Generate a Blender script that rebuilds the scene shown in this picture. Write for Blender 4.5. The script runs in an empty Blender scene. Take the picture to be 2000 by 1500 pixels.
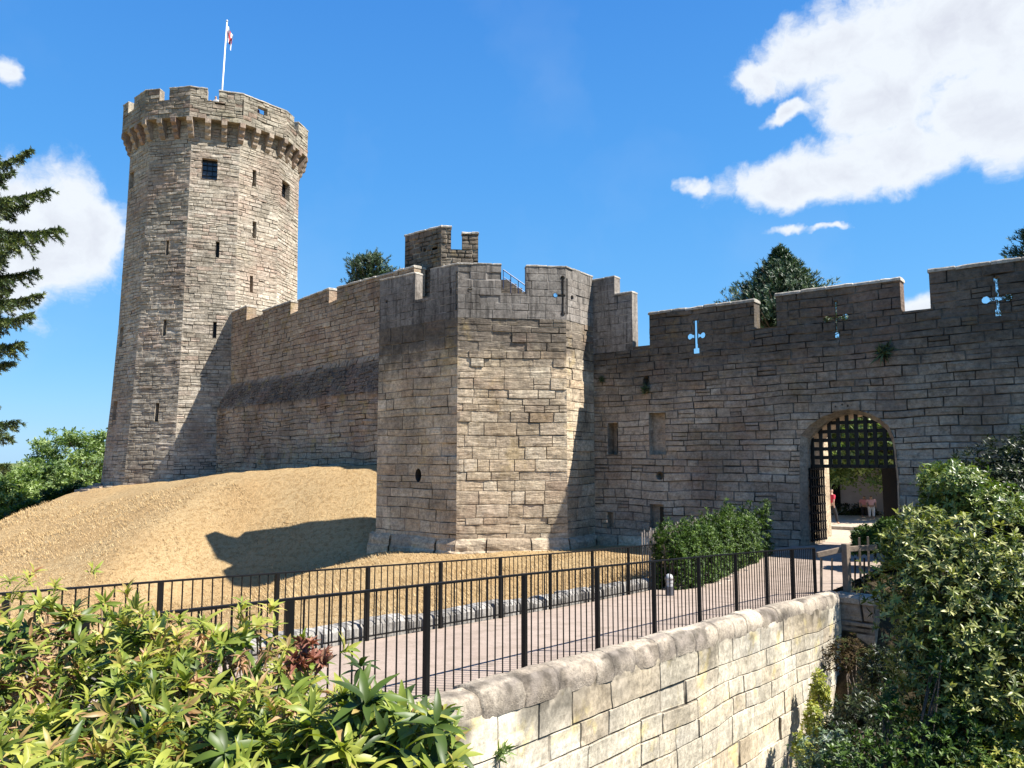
import bpy, math, random
import numpy as np
from mathutils import Vector, Matrix
random.seed(7)
RS = np.random.RandomState
R = math.radians
sc = bpy.context.scene
col = sc.collection

# ------------------------------------------------------------------ camera
PITCH = R(5.71)
F = 1500.0
cd = bpy.data.cameras.new('camera'); cam = bpy.data.objects.new('camera', cd); col.objects.link(cam)
cam.location = (0, 0, 0); cam.rotation_euler = (R(90)+PITCH, 0, 0)
cd.sensor_width = 36; cd.lens = 36*F/2000; cd.clip_start = .05; cd.clip_end = 6000
sc.camera = cam
# ------------------------------------------------------------------ light
SUN_AZ, SUN_EL = 106.0, 53.0          # clockwise from +Y (the viewing direction)
sv = Vector((math.sin(R(SUN_AZ))*math.cos(R(SUN_EL)), math.cos(R(SUN_AZ))*math.cos(R(SUN_EL)), math.sin(R(SUN_EL))))
sd = bpy.data.lights.new('sun', 'SUN'); so = bpy.data.objects.new('sun', sd); col.objects.link(so)
sd.energy = 5.0; sd.angle = R(.53); sd.color = (1, .955, .88)
so.rotation_euler = sv.to_track_quat('Z', 'Y').to_euler(); so.location = (30, -20, 60)
vs = sc.view_settings
vs.view_transform = 'Standard'; vs.look = 'None'; vs.gamma = 1; vs.exposure = 1.3
SKY_STRENGTH = .041

def ray(px, py):
    r = (px-1000)/F; u = (750-py)/F
    return np.array((r, math.cos(PITCH)-u*math.sin(PITCH), math.sin(PITCH)+u*math.cos(PITCH)))
def P(px, py, D): return ray(px, py)*D

def N(nt, typ, **kw):
    n = nt.nodes.new(typ)
    for k, v in kw.items():
        if k == 'inp':
            for a, b in v.items():
                if hasattr(b, 'is_output') or isinstance(b, bpy.types.NodeSocket): nt.links.new(b, n.inputs[a])
                else: n.inputs[a].default_value = b
        else: setattr(n, k, v)
    return n
def math_(nt, op, a, b=0.0, c=None, clamp=False):
    n = N(nt, 'ShaderNodeMath', operation=op, use_clamp=clamp)
    for i, v in enumerate((a, b, c)):
        if v is None: continue
        if isinstance(v, bpy.types.NodeSocket): nt.links.new(v, n.inputs[i])
        else: n.inputs[i].default_value = v
    return n.outputs[0]
def mixc(nt, fac, a, b, blend='MIX'):
    n = N(nt, 'ShaderNodeMix', data_type='RGBA', blend_type=blend)
    for i, v in ((0, fac), (6, a), (7, b)):
        if isinstance(v, bpy.types.NodeSocket): nt.links.new(v, n.inputs[i])
        elif i == 0: n.inputs[0].default_value = v
        else: n.inputs[i].default_value = (*v[:3], 1)
    return n.outputs[2]
def ramp(nt, fac, stops, interp='LINEAR'):
    n = N(nt, 'ShaderNodeValToRGB'); nt.links.new(fac, n.inputs[0]); cr = n.color_ramp; cr.interpolation = interp
    while len(cr.elements) < len(stops): cr.elements.new(.5)
    for e, (p, c) in zip(cr.elements, stops):
        e.position = p; e.color = (*c, 1) if not isinstance(c, (int, float)) else (c, c, c, 1)
    return n.outputs[0]
def maprange(nt, v, a, b, c=0, d=1, smooth=False):
    n = N(nt, 'ShaderNodeMapRange', interpolation_type='SMOOTHSTEP' if smooth else 'LINEAR'); nt.links.new(v, n.inputs[0])
    for i, x in enumerate((a, b, c, d)): n.inputs[i+1].default_value = x
    return n.outputs[0]

# ------------------------------------------------------------------ sky with clouds (placed by azimuth and elevation)
w = bpy.data.worlds.new('World'); sc.world = w; w.use_nodes = True
nt = w.node_tree; nt.nodes.clear()
tc = N(nt, 'ShaderNodeTexCoord')
sky = N(nt, 'ShaderNodeTexSky', sky_type='NISHITA', sun_disc=False, sun_elevation=R(SUN_EL), sun_rotation=R(SUN_AZ),
        altitude=200, air_density=1.0, dust_density=.3, ozone_density=2.2)
hs = N(nt, 'ShaderNodeHueSaturation', inp={'Saturation': 1.25, 'Value': 1.9, 'Hue': .49, 'Color': sky.outputs[0]})
sep = N(nt, 'ShaderNodeSeparateXYZ', inp={0: tc.outputs['Generated']})
az0 = math_(nt, 'ARCTAN2', sep.outputs[0], sep.outputs[1])
el0 = math_(nt, 'ARCSINE', sep.outputs[2]); el = el0
cmb0 = N(nt, 'ShaderNodeCombineXYZ', inp={0: az0, 1: el0})
wrp = N(nt, 'ShaderNodeTexNoise', inp={'Vector': cmb0.outputs[0], 'Scale': 9.0, 'Detail': 5.0, 'Roughness': .6})
ws = N(nt, 'ShaderNodeSeparateXYZ', inp={0: wrp.outputs['Color']})
az = math_(nt, 'ADD', az0, math_(nt, 'MULTIPLY', math_(nt, 'SUBTRACT', ws.outputs[0], .5), .11))
elw = math_(nt, 'ADD', el0, math_(nt, 'MULTIPLY', math_(nt, 'SUBTRACT', ws.outputs[1], .5), .07))
clear = ramp(nt, el, [(0, (2.6, 6.2, 10.2)), (.18, (1.5, 4.9, 9.9)), (.36, (.95, 3.9, 9.4)), (.62, (.55, 2.7, 8.2)), (1, (.4, 1.9, 6.5))])
skyb = mixc(nt, .8, hs.outputs[0], clear)
comb = N(nt, 'ShaderNodeCombineXYZ', inp={0: az, 1: el})
nz = N(nt, 'ShaderNodeTexNoise', inp={'Vector': comb.outputs[0], 'Scale': 8.0, 'Detail': 9.0, 'Roughness': .66})
nz2 = N(nt, 'ShaderNodeTexNoise', inp={'Vector': comb.outputs[0], 'Scale': 22.0, 'Detail': 6.0, 'Roughness': .6})
CL = [(1860,60,330,190),(1600,110,185,85),(1480,150,90,45),(1720,190,170,90),(1540,225,75,25),(1550,352,195,72),(1760,310,220,85),(1920,230,200,125),
      (1350,370,30,20),(70,455,215,175),(170,470,125,125),(5,125,32,28),(1790,600,65,45),(1545,458,45,12),(1610,455,28,8),(2250,150,260,200),(-250,430,230,130)]
def azel(px, py):
    d = ray(px, py); d = d/np.linalg.norm(d); return math.atan2(d[0], d[1]), math.asin(d[2])
field = None
for cx, cy, rx, ry in CL:
    if -400 < cx < 2400:
        a, e = azel(cx, cy); a2, _ = azel(cx+rx, cy); _, e2 = azel(cx, cy-ry)
        rx_, ry_ = abs(a2-a), abs(e2-e)
    else: a, e, rx_, ry_ = (cx-1000)/1500, .5, rx/1500, ry/1500
    dx = math_(nt, 'MULTIPLY', math_(nt, 'SUBTRACT', az, a), 1/rx_)
    dy = math_(nt, 'MULTIPLY', math_(nt, 'SUBTRACT', elw, e), 1/ry_)
    d2 = math_(nt, 'ADD', math_(nt, 'MULTIPLY', dx, dx), math_(nt, 'MULTIPLY', dy, dy))
    v = math_(nt, 'SUBTRACT', 1.0, math_(nt, 'SQRT', d2))
    if rx < 60: v = math_(nt, 'MULTIPLY', v, .5)
    v = math_(nt, 'MAXIMUM', v, -.6)
    if field is None: field = v
    else: field = math_(nt, 'SMOOTH_MAX', field, v, .12)
noi = math_(nt, 'ADD', math_(nt, 'MULTIPLY', math_(nt, 'SUBTRACT', nz.outputs[0], .5), 1.5), math_(nt, 'MULTIPLY', math_(nt, 'SUBTRACT', nz2.outputs[0], .5), .5))
f2 = math_(nt, 'ADD', field, noi)
alpha = maprange(nt, f2, -.08, .42, 0, 1, True)
thick = maprange(nt, math_(nt, 'ADD', f2, math_(nt, 'MULTIPLY', math_(nt, 'SUBTRACT', nz2.outputs[0], .5), 1.4)), .45, 1.35)
ccol = mixc(nt, thick, (9.0, 9.5, 10.1), (7.3, 7.6, 8.5))
wisp = N(nt, 'ShaderNodeTexNoise', inp={'Vector': comb.outputs[0], 'Scale': 3.0, 'Detail': 5.0})
wa = maprange(nt, wisp.outputs[0], .52, .8, 0, .12)
alpha = math_(nt, 'MAXIMUM', alpha, wa)
skyc = mixc(nt, math_(nt, 'MULTIPLY', alpha, .97), skyb, ccol)
bg = N(nt, 'ShaderNodeBackground', inp={'Color': skyc, 'Strength': SKY_STRENGTH})
out = N(nt, 'ShaderNodeOutputWorld', inp={0: bg.outputs[0]})

# ------------------------------------------------------------------ helpers
def vhash(i, j, k):
    h = (i*374761393 + j*668265263 + k*2147483647) & 0xffffffff
    h = ((h ^ (h >> 13))*1274126177) & 0xffffffff
    h = ((h ^ (h >> 16))*2246822519) & 0xffffffff
    return ((h ^ (h >> 15)) & 0xffff)/65535.0
def vnoise(x, y, z=None):
    x = np.asarray(x, float); y = np.asarray(y, float); z = np.zeros_like(x) if z is None else np.asarray(z, float)+np.zeros_like(x)
    xi = np.floor(x).astype(np.int64); yi = np.floor(y).astype(np.int64); zi = np.floor(z).astype(np.int64)
    fx, fy, fz = x-xi, y-yi, z-zi
    fx = fx*fx*(3-2*fx); fy = fy*fy*(3-2*fy); fz = fz*fz*(3-2*fz)
    r = 0
    for a in (0, 1):
        for b in (0, 1):
            for c in (0, 1):
                r = r + vhash(xi+a, yi+b, zi+c)*(fx if a else 1-fx)*(fy if b else 1-fy)*(fz if c else 1-fz)
    return r*2-1
def fbm(x, y, z=None, o=3):
    r = 0; a = 1
    x = np.asarray(x, float); y = np.asarray(y, float); z = np.zeros_like(x) if z is None else z
    for k in range(o):
        r = r + a*vnoise(x*2**k+17*k, y*2**k, z*2**k+5*k); a *= .5
    return r

def tag(o, label=None, cat=None, group=None, kind=None):
    if label: o['label'] = label
    if cat: o['category'] = cat
    if group: o['group'] = group
    if kind: o['kind'] = kind
    return o
def thing(name, loc, label, cat, group=None):
    o = bpy.data.objects.new(name, None); col.objects.link(o); o.location = tuple(float(v) for v in loc); o.empty_display_size = .2
    return tag(o, label, cat, group)
def gloc(o):
    v = Vector((0, 0, 0))
    while o is not None: v = v+Vector(o.location); o = o.parent
    return v
def link(name, me, mat, parent=None, base=None, smooth=False):
    """mesh given in world coordinates -> object, origin at base (or at its parent's origin)"""
    o = bpy.data.objects.new(name, me); col.objects.link(o)
    if parent is not None:
        me.transform(Matrix.Translation(-gloc(parent))); o.parent = parent
        base = None
    elif base is not None:
        base = Vector(tuple(float(v) for v in base)); me.transform(Matrix.Translation(-base)); o.location = base
    if mat is not None:
        for m in (mat if isinstance(mat, (list, tuple)) else [mat]): me.materials.append(m)
    if smooth: me.polygons.foreach_set('use_smooth', [True]*len(me.polygons))
    return o
def np_mesh(name, V, Fq, attrs=None):
    V = np.asarray(V, np.float32); me = bpy.data.meshes.new(name)
    if isinstance(Fq, np.ndarray):
        k = Fq.shape[1]
        me.vertices.add(len(V)); me.vertices.foreach_set('co', V.ravel())
        me.loops.add(Fq.size); me.loops.foreach_set('vertex_index', Fq.astype(np.int32).ravel())
        me.polygons.add(len(Fq)); me.polygons.foreach_set('loop_start', np.arange(0, Fq.size, k, dtype=np.int32))
        me.update(calc_edges=True); me.validate()
    else:
        me.from_pydata(V.tolist(), [], Fq); me.update()
    for an, av in (attrs or {}).items():
        at = me.attributes.new(an, 'FLOAT', 'POINT'); at.data.foreach_set('value', np.asarray(av, np.float32))
    return me

class MB:
    def __init__(s): s.V = []; s.F = []
    def add(s, V, Fs):
        n = len(s.V); s.V += [tuple(float(c) for c in v) for v in V]; s.F += [tuple(n+i for i in f) for f in Fs]; return s
    def box(s, c, size, rot=None):
        hx, hy, hz = (x/2 for x in size)
        vs_ = [Vector((x, y, z)) for x in (-hx, hx) for y in (-hy, hy) for z in (-hz, hz)]
        if rot is not None: vs_ = [rot @ v for v in vs_]
        c = Vector(tuple(c)); return s.add([v+c for v in vs_], [(0,1,3,2),(4,6,7,5),(0,4,5,1),(2,3,7,6),(0,2,6,4),(1,5,7,3)])
    def beam(s, p0, p1, w, h, up=(0,0,1)):
        p0 = Vector(tuple(p0)); p1 = Vector(tuple(p1)); d = p1-p0; L = d.length; d.normalize()
        x = d.cross(Vector(up))
        if x.length < 1e-4: x = d.cross(Vector((0, 1, 0)))
        x.normalize(); y = x.cross(d)
        m = Matrix((x, d, y)).transposed()
        return s.box((p0+p1)/2, (w, L, h), m)
    def tube(s, pts, rad, n=8, caps=True):
        pts = [Vector(tuple(p)) for p in pts]; rs = rad if isinstance(rad, (list, tuple)) else [rad]*len(pts)
        base = len(s.V); ref = None
        for i, p in enumerate(pts):
            d = (pts[min(i+1, len(pts)-1)]-pts[max(i-1, 0)]).normalized()
            x = d.cross(Vector((0, 0, 1)) if abs(d.z) < .9 else Vector((1, 0, 0))).normalized()
            if ref is not None:
                x = (ref-d*ref.dot(d)).normalized()
            ref = x; y = d.cross(x)
            for k in range(n):
                a = 2*math.pi*k/n; s.V.append(tuple(p+(x*math.cos(a)+y*math.sin(a))*rs[i]))
        for i in range(len(pts)-1):
            for k in range(n):
                a = base+i*n+k; b = base+i*n+(k+1) % n; s.F.append((a, b, b+n, a+n))
        if caps:
            s.F.append(tuple(base+k for k in range(n))[::-1]); s.F.append(tuple(base+(len(pts)-1)*n+k for k in range(n)))
        return s
    def mesh(s, name='m'):
        me = bpy.data.meshes.new(name); me.from_pydata(s.V, [], s.F); me.update(); return me
    def obj(s, name, mat, parent=None, base=None, smooth=False, bevel=0):
        o = link(name, s.mesh(name), mat, parent, base, smooth)
        if bevel:
            b = o.modifiers.new('bevel', 'BEVEL'); b.width = bevel; b.segments = 2; b.limit_method = 'ANGLE'
        return o

# ------------------------------------------------------------------ materials
def newmat(name):
    m = bpy.data.materials.new(name); m.use_nodes = True; nt = m.node_tree; nt.nodes.clear()
    o = N(nt, 'ShaderNodeOutputMaterial'); return m, nt, o
def stone_mat(name, cols, mortar=(.2,.17,.13), dark=.5, darkcol=(.05,.045,.04), lichen=0.0, lichcol=(.30,.22,.06), band=None, streak=0.0, bump=.35, strata=0.0,
              topdark=None, pink=0.0, scale=1.0):
    m, nt, o = newmat(name)
    tc = N(nt, 'ShaderNodeTexCoord'); co = tc.outputs['Object']
    rn = N(nt, 'ShaderNodeAttribute', attribute_name='rnd').outputs['Fac']
    mo = N(nt, 'ShaderNodeAttribute', attribute_name='mort').outputs['Fac']
    gz = N(nt, 'ShaderNodeNewGeometry'); sz = N(nt, 'ShaderNodeSeparateXYZ', inp={0: gz.outputs['Position']}).outputs[2]
    k = len(cols); c = ramp(nt, rn, [(i/(k-1), cc) for i, cc in enumerate(cols)])
    n1 = N(nt, 'ShaderNodeTexNoise', inp={'Vector': co, 'Scale': 2.2*scale, 'Detail': 8.0, 'Roughness': .62}).outputs[0]
    n2 = N(nt, 'ShaderNodeTexNoise', inp={'Vector': co, 'Scale': 14*scale, 'Detail': 6.0, 'Roughness': .65}).outputs[0]
    n3 = N(nt, 'ShaderNodeTexNoise', inp={'Vector': co, 'Scale': .45*scale, 'Detail': 6.0, 'Roughness': .6}).outputs[0]
    c = mixc(nt, maprange(nt, n1, .35, .7, .0, .55), c, (cols[0][0]*.72, cols[0][1]*.70, cols[0][2]*.68))
    c = mixc(nt, 1.0, c, ramp(nt, n2, [(.25, .62), (.5, 1.0), (.78, 1.25)]), 'MULTIPLY')
    if strata:
        mp = N(nt, 'ShaderNodeMapping', inp={'Vector': co, 'Scale': (1.3, 1.3, 13.0)})
        st = N(nt, 'ShaderNodeTexNoise', inp={'Vector': mp.outputs[0], 'Scale': 1.0, 'Detail': 5.0, 'Roughness': .7}).outputs[0]
        c = mixc(nt, math_(nt, 'MULTIPLY', maprange(nt, st, .54, .68), strata), c, (.09, .075, .06))
    dk = maprange(nt, n3, .66-.28*dark, .80-.2*dark, 0, 1)
    dk = math_(nt, 'MULTIPLY', dk, maprange(nt, n2, .38, .6, .25, 1))
    c = mixc(nt, math_(nt, 'MULTIPLY', dk, .62*dark+.2), c, darkcol)
    if streak:
        mp = N(nt, 'ShaderNodeMapping', inp={'Vector': co, 'Scale': (5.0, 5.0, .35)})
        st = N(nt, 'ShaderNodeTexNoise', inp={'Vector': mp.outputs[0], 'Scale': 1.0, 'Detail': 6.0, 'Roughness': .65}).outputs[0]
        c = mixc(nt, math_(nt, 'MULTIPLY', maprange(nt, st, .5, .66), streak), c, (.045, .04, .036))
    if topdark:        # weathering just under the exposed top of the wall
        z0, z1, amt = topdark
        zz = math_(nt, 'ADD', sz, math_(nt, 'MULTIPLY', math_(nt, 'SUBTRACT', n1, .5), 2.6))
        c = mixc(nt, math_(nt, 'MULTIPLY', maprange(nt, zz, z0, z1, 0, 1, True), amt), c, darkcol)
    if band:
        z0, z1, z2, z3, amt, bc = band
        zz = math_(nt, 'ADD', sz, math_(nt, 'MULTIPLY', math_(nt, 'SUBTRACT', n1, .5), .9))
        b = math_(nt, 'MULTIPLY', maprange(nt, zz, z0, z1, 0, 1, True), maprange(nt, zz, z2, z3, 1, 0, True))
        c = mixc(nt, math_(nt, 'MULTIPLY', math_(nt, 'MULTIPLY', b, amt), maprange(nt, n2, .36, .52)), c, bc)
    if lichen:
        mpl = N(nt, 'ShaderNodeMapping', inp={'Vector': co, 'Location': (31.0, 7, 3)})
        nl = N(nt, 'ShaderNodeTexNoise', inp={'Vector': mpl.outputs[0], 'Scale': .8*scale, 'Detail': 7.0, 'Roughness': .65}).outputs[0]
        c = mixc(nt, math_(nt, 'MULTIPLY', maprange(nt, nl, .57, .66), lichen), c, lichcol)
    if pink:
        mpp = N(nt, 'ShaderNodeMapping', inp={'Vector': co, 'Location': (3.0, 47, 13)})
        nl = N(nt, 'ShaderNodeTexNoise', inp={'Vector': mpp.outputs[0], 'Scale': .5*scale, 'Detail': 4.0}).outputs[0]
        c = mixc(nt, math_(nt, 'MULTIPLY', maprange(nt, nl, .52, .66), pink), c, (.24, .14, .10))
    c = mixc(nt, 1.0, c, ramp(nt, N(nt, 'ShaderNodeTexNoise', inp={'Vector': co, 'Scale': 6.5*scale, 'Detail': 10.0, 'Roughness': .75}).outputs[0], [(.33, .58), (.44, .88), (.52, 1.05), (.66, 1.32)]), 'MULTIPLY')
    jn = N(nt, 'ShaderNodeTexNoise', inp={'Vector': co, 'Scale': 1.7*scale, 'Detail': 3.0}).outputs[0]
    mcol = mixc(nt, maprange(nt, jn, .42, .58), tuple(x*.25 for x in mortar), tuple(x*1.6 for x in mortar))
    c = mixc(nt, mo, c, mcol)
    c = mixc(nt, 1.0, c, ramp(nt, N(nt, 'ShaderNodeTexNoise', inp={'Vector': co, 'Scale': .9*scale, 'Detail': 9.0, 'Roughness': .7}).outputs[0], [(.3, .66), (.5, 1.0), (.7, 1.28)]), 'MULTIPLY')
    n4 = N(nt, 'ShaderNodeTexNoise', inp={'Vector': co, 'Scale': 38*scale, 'Detail': 5.0, 'Roughness': .7}).outputs[0]
    c = mixc(nt, 1.0, c, ramp(nt, N(nt, 'ShaderNodeTexNoise', inp={'Vector': co, 'Scale': .28*scale, 'Detail': 5.0, 'Roughness': .6}).outputs[0], [(.35, .7), (.5, 1.0), (.66, 1.22)]), 'MULTIPLY')
    hgt = math_(nt, 'ADD', math_(nt, 'MULTIPLY', n2, .7), math_(nt, 'MULTIPLY', n4, .3))
    bp = N(nt, 'ShaderNodeBump', inp={'Height': hgt, 'Strength': bump, 'Distance': .06/scale})
    if strata:
        bp2 = N(nt, 'ShaderNodeBump', inp={'Height': st, 'Strength': .5, 'Distance': .10, 'Normal': bp.outputs[0]}); bp = bp2
    b = N(nt, 'ShaderNodeBsdfPrincipled', inp={'Base Color': c, 'Roughness': .93, 'Specular IOR Level': .15, 'Normal': bp.outputs[0]})
    nt.links.new(b.outputs[0], o.inputs[0]); return m
def plain_mat(name, color, rough=.6, metal=0.0, var=.15, scale=6, bump=0.0, spec=.4, color2=None):
    m, nt, o = newmat(name)
    tc = N(nt, 'ShaderNodeTexCoord')
    n1 = N(nt, 'ShaderNodeTexNoise', inp={'Vector': tc.outputs['Object'], 'Scale': float(scale), 'Detail': 6.0, 'Roughness': .6}).outputs[0]
    c2 = color2 or tuple(x*(1-2*var) for x in color)
    c = mixc(nt, maprange(nt, n1, .3, .7), color, c2)
    ins = {'Base Color': c, 'Roughness': rough, 'Metallic': metal, 'Specular IOR Level': spec}
    if bump:
        bp = N(nt, 'ShaderNodeBump', inp={'Height': n1, 'Strength': bump, 'Distance': .03}); ins['Normal'] = bp.outputs[0]
    b = N(nt, 'ShaderNodeBsdfPrincipled', inp=ins)
    nt.links.new(b.outputs[0], o.inputs[0]); return m
def leaf_mat(name, stops, rough=.42, trans=.35, spec=.5, tr_tint=(1.0, 1.15, .35)):
    m, nt, o = newmat(name)
    rn = N(nt, 'ShaderNodeAttribute', attribute_name='rnd').outputs['Fac']
    tc = N(nt, 'ShaderNodeTexCoord')
    n1 = N(nt, 'ShaderNodeTexNoise', inp={'Vector': tc.outputs['Object'], 'Scale': 9.0, 'Detail': 3.0}).outputs[0]
    c = ramp(nt, rn, stops)
    c = mixc(nt, 1.0, c, ramp(nt, n1, [(.3, .75), (.7, 1.25)]), 'MULTIPLY')
    b = N(nt, 'ShaderNodeBsdfPrincipled', inp={'Base Color': c, 'Roughness': rough, 'Specular IOR Level': spec})
    t = N(nt, 'ShaderNodeBsdfTranslucent', inp={'Color': mixc(nt, 1.0, c, tr_tint, 'MULTIPLY')})
    mx = N(nt, 'ShaderNodeMixShader', inp={0: trans, 1: b.outputs[0], 2: t.outputs[0]})
    nt.links.new(mx.outputs[0], o.inputs[0]); return m

M = {}
M['tower'] = stone_mat('tower_stone', [(.31,.27,.21),(.42,.37,.295),(.36,.305,.235),(.48,.43,.35),(.38,.29,.225)], mortar=(.20,.17,.135), dark=.5, darkcol=(.12,.105,.09), strata=.55, pink=.35, lichen=.1, bump=.5, scale=.6)
M['tower_top'] = stone_mat('tower_parapet_stone', [(.25,.225,.175),(.36,.32,.25),(.31,.26,.2),(.42,.37,.29),(.30,.2,.15)], mortar=(.15,.13,.1), dark=.5, darkcol=(.10,.09,.075), strata=.35, pink=.3, lichen=.25, lichcol=(.22,.20,.10), bump=.5, scale=.6)
M['corbel'] = stone_mat('corbel_stone', [(.25,.17,.13),(.35,.29,.225),(.31,.25,.195),(.43,.38,.3),(.3,.2,.15)], mortar=(.2,.15,.12), dark=.4, bump=.4)
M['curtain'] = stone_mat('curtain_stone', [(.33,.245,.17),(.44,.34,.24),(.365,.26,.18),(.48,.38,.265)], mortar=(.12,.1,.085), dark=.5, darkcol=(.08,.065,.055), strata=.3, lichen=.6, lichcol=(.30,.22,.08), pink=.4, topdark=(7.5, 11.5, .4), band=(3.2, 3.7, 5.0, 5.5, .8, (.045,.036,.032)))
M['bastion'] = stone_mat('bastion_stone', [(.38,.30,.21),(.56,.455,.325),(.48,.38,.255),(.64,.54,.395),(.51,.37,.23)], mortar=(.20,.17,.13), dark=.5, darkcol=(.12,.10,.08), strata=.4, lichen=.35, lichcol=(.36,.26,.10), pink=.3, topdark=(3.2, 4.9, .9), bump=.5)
M['bastion_top'] = stone_mat('bastion_parapet_stone', [(.22,.195,.17),(.26,.235,.205),(.235,.205,.175)], mortar=(.19,.17,.15), dark=.7, darkcol=(.075,.067,.062), streak=.8, bump=.25)
M['gate'] = stone_mat('gate_wall_stone', [(.34,.27,.205),(.47,.39,.295),(.40,.32,.235),(.53,.45,.345),(.45,.32,.21)], mortar=(.10,.085,.07), dark=.85, darkcol=(.075,.065,.055), strata=.45, lichen=.35, lichcol=(.27,.19,.08), pink=.3, topdark=(1.6, 4.4, .82), bump=.6)
M['coping'] = stone_mat('coping_stone', [(.36,.33,.28),(.46,.42,.36),(.40,.36,.30)], mortar=(.25,.22,.18), dark=.5, darkcol=(.15,.135,.115), bump=.4)
M['parapet'] = stone_mat('bridge_wall_stone', [(.47,.41,.31),(.57,.51,.39),(.53,.48,.38),(.46,.37,.25),(.55,.52,.44)], mortar=(.2,.17,.13), dark=.5, darkcol=(.25,.235,.22), streak=.22, lichen=.6, lichcol=(.62,.50,.20), bump=.22, scale=1.6)
M['roll'] = stone_mat('bridge_coping_stone', [(.40,.335,.26),(.47,.41,.325),(.34,.285,.22)], mortar=(.105,.09,.078), dark=.6, darkcol=(.13,.11,.095), lichen=.25, lichcol=(.45,.4,.28), bump=.8, scale=2.0)
M['kerb'] = stone_mat('kerb_stone', [(.25,.235,.21),(.36,.34,.31),(.2,.185,.165)], mortar=(.12,.1,.09), dark=.4, streak=.4, bump=.4, scale=1.5)
M['shadow_in'] = plain_mat('hole_shade', (.05,.045,.04), .9)  # shade inside the drain hole, put into the stone colour
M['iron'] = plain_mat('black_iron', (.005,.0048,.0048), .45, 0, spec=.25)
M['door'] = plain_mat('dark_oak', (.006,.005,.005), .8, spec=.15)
M['wood'] = plain_mat('weathered_timber', (.22,.165,.115), .8, bump=.4, scale=9, color2=(.13,.095,.07))
M['pale'] = plain_mat('split_chestnut', (.42,.36,.30), .85, bump=.3, color2=(.24,.19,.15))
M['bark'] = plain_mat('bark', (.10,.075,.055), .9, bump=.8, scale=12)
M['twig'] = plain_mat('dry_twig', (.30,.20,.12), .85, scale=20, color2=(.16,.10,.06))
M['white'] = plain_mat('white_paint', (.8,.8,.8), .4, var=.04)
M['grey'] = plain_mat('grey_metal', (.11,.115,.13), .45, .3)
M['lens'] = plain_mat('frosted_lens', (.38,.38,.37), .3, var=.05)
M['blue'] = plain_mat('blue_iron', (.03,.05,.12), .45, .2)
M['leaf_rhodo'] = leaf_mat('rhododendron_leaf', [(0,(.03,.055,.012)),(.25,(.08,.125,.02)),(.5,(.18,.225,.035)),(.8,(.35,.345,.065)),(.86,(.34,.24,.09)),(1,(.26,.13,.06))], rough=.42, trans=.3, spec=.3)
M['leaf_brown'] = leaf_mat('withered_leaf', [(0,(.30,.17,.08)),(.5,(.42,.27,.14)),(1,(.22,.08,.05))], rough=.7, trans=.25, tr_tint=(1,.8,.5))
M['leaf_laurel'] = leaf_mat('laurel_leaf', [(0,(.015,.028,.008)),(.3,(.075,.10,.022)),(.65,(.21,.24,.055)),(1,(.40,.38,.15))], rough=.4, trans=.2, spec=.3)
M['leaf_dark'] = leaf_mat('dark_evergreen_leaf', [(0,(.008,.014,.005)),(.6,(.022,.034,.01)),(1,(.06,.075,.02))], rough=.4, spec=.3, trans=.15)
M['leaf_yew'] = leaf_mat('yew_leaf', [(0,(.012,.03,.006)),(.6,(.05,.095,.015)),(1,(.11,.17,.03))], rough=.5, spec=.25, trans=.2)
M['leaf_tree'] = leaf_mat('broad_leaf', [(0,(.07,.12,.035)),(.5,(.17,.24,.07)),(1,(.30,.37,.14))], rough=.5, trans=.35)
M['leaf_pine'] = leaf_mat('pine_needles', [(0,(.018,.045,.022)),(.6,(.04,.08,.035)),(1,(.09,.13,.05))], rough=.55, trans=.12)
M['leaf_spruce'] = leaf_mat('spruce_needles', [(0,(.03,.05,.022)),(.6,(.08,.12,.04)),(1,(.19,.22,.08))], rough=.55, trans=.15)
M['leaf_lime'] = leaf_mat('yellow_green_leaf', [(0,(.16,.2,.03)),(.6,(.32,.34,.05)),(1,(.45,.40,.08))], rough=.5, trans=.3)
M['leaf_ivy'] = leaf_mat('wall_plant_leaf', [(0,(.02,.03,.012)),(1,(.07,.11,.03))], rough=.5, trans=.2)
M['straw'] = leaf_mat('dry_grass_blade', [(0,(.16,.10,.04)),(.4,(.36,.245,.115)),(1,(.50,.375,.21))], rough=.8, trans=.2, spec=.15, tr_tint=(1,.9,.6))

def ground_mat(name, c1, c2, c3, s1=.25, s2=3, s3=18, bump=.6, dist=.08):
    m, nt, o = newmat(name)
    co = N(nt, 'ShaderNodeTexCoord').outputs['Object']
    a = N(nt, 'ShaderNodeTexNoise', inp={'Vector': co, 'Scale': s1, 'Detail': 5.0}).outputs[0]
    b = N(nt, 'ShaderNodeTexNoise', inp={'Vector': co, 'Scale': float(s2), 'Detail': 8.0, 'Roughness': .7}).outputs[0]
    d = N(nt, 'ShaderNodeTexNoise', inp={'Vector': co, 'Scale': float(s3), 'Detail': 6.0, 'Roughness': .7}).outputs[0]
    c = mixc(nt, maprange(nt, a, .35, .65), c1, c2)
    c = mixc(nt, maprange(nt, b, .47, .62, 0, .85), c, c3)
    c = mixc(nt, 1.0, c, ramp(nt, d, [(.3, .72), (.55, 1.05), (.75, 1.2)]), 'MULTIPLY')
    h = math_(nt, 'ADD', b, math_(nt, 'MULTIPLY', d, .5))
    bp = N(nt, 'ShaderNodeBump', inp={'Height': h, 'Strength': bump, 'Distance': dist})
    bs = N(nt, 'ShaderNodeBsdfPrincipled', inp={'Base Color': c, 'Roughness': .95, 'Specular IOR Level': .1, 'Normal': bp.outputs[0]})
    nt.links.new(bs.outputs[0], o.inputs[0]); return m
M['drygrass'] = ground_mat('parched_grass', (.39,.26,.125), (.42,.305,.16), (.28,.18,.08), s2=5, s3=26, bump=.9, dist=.12)
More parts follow.
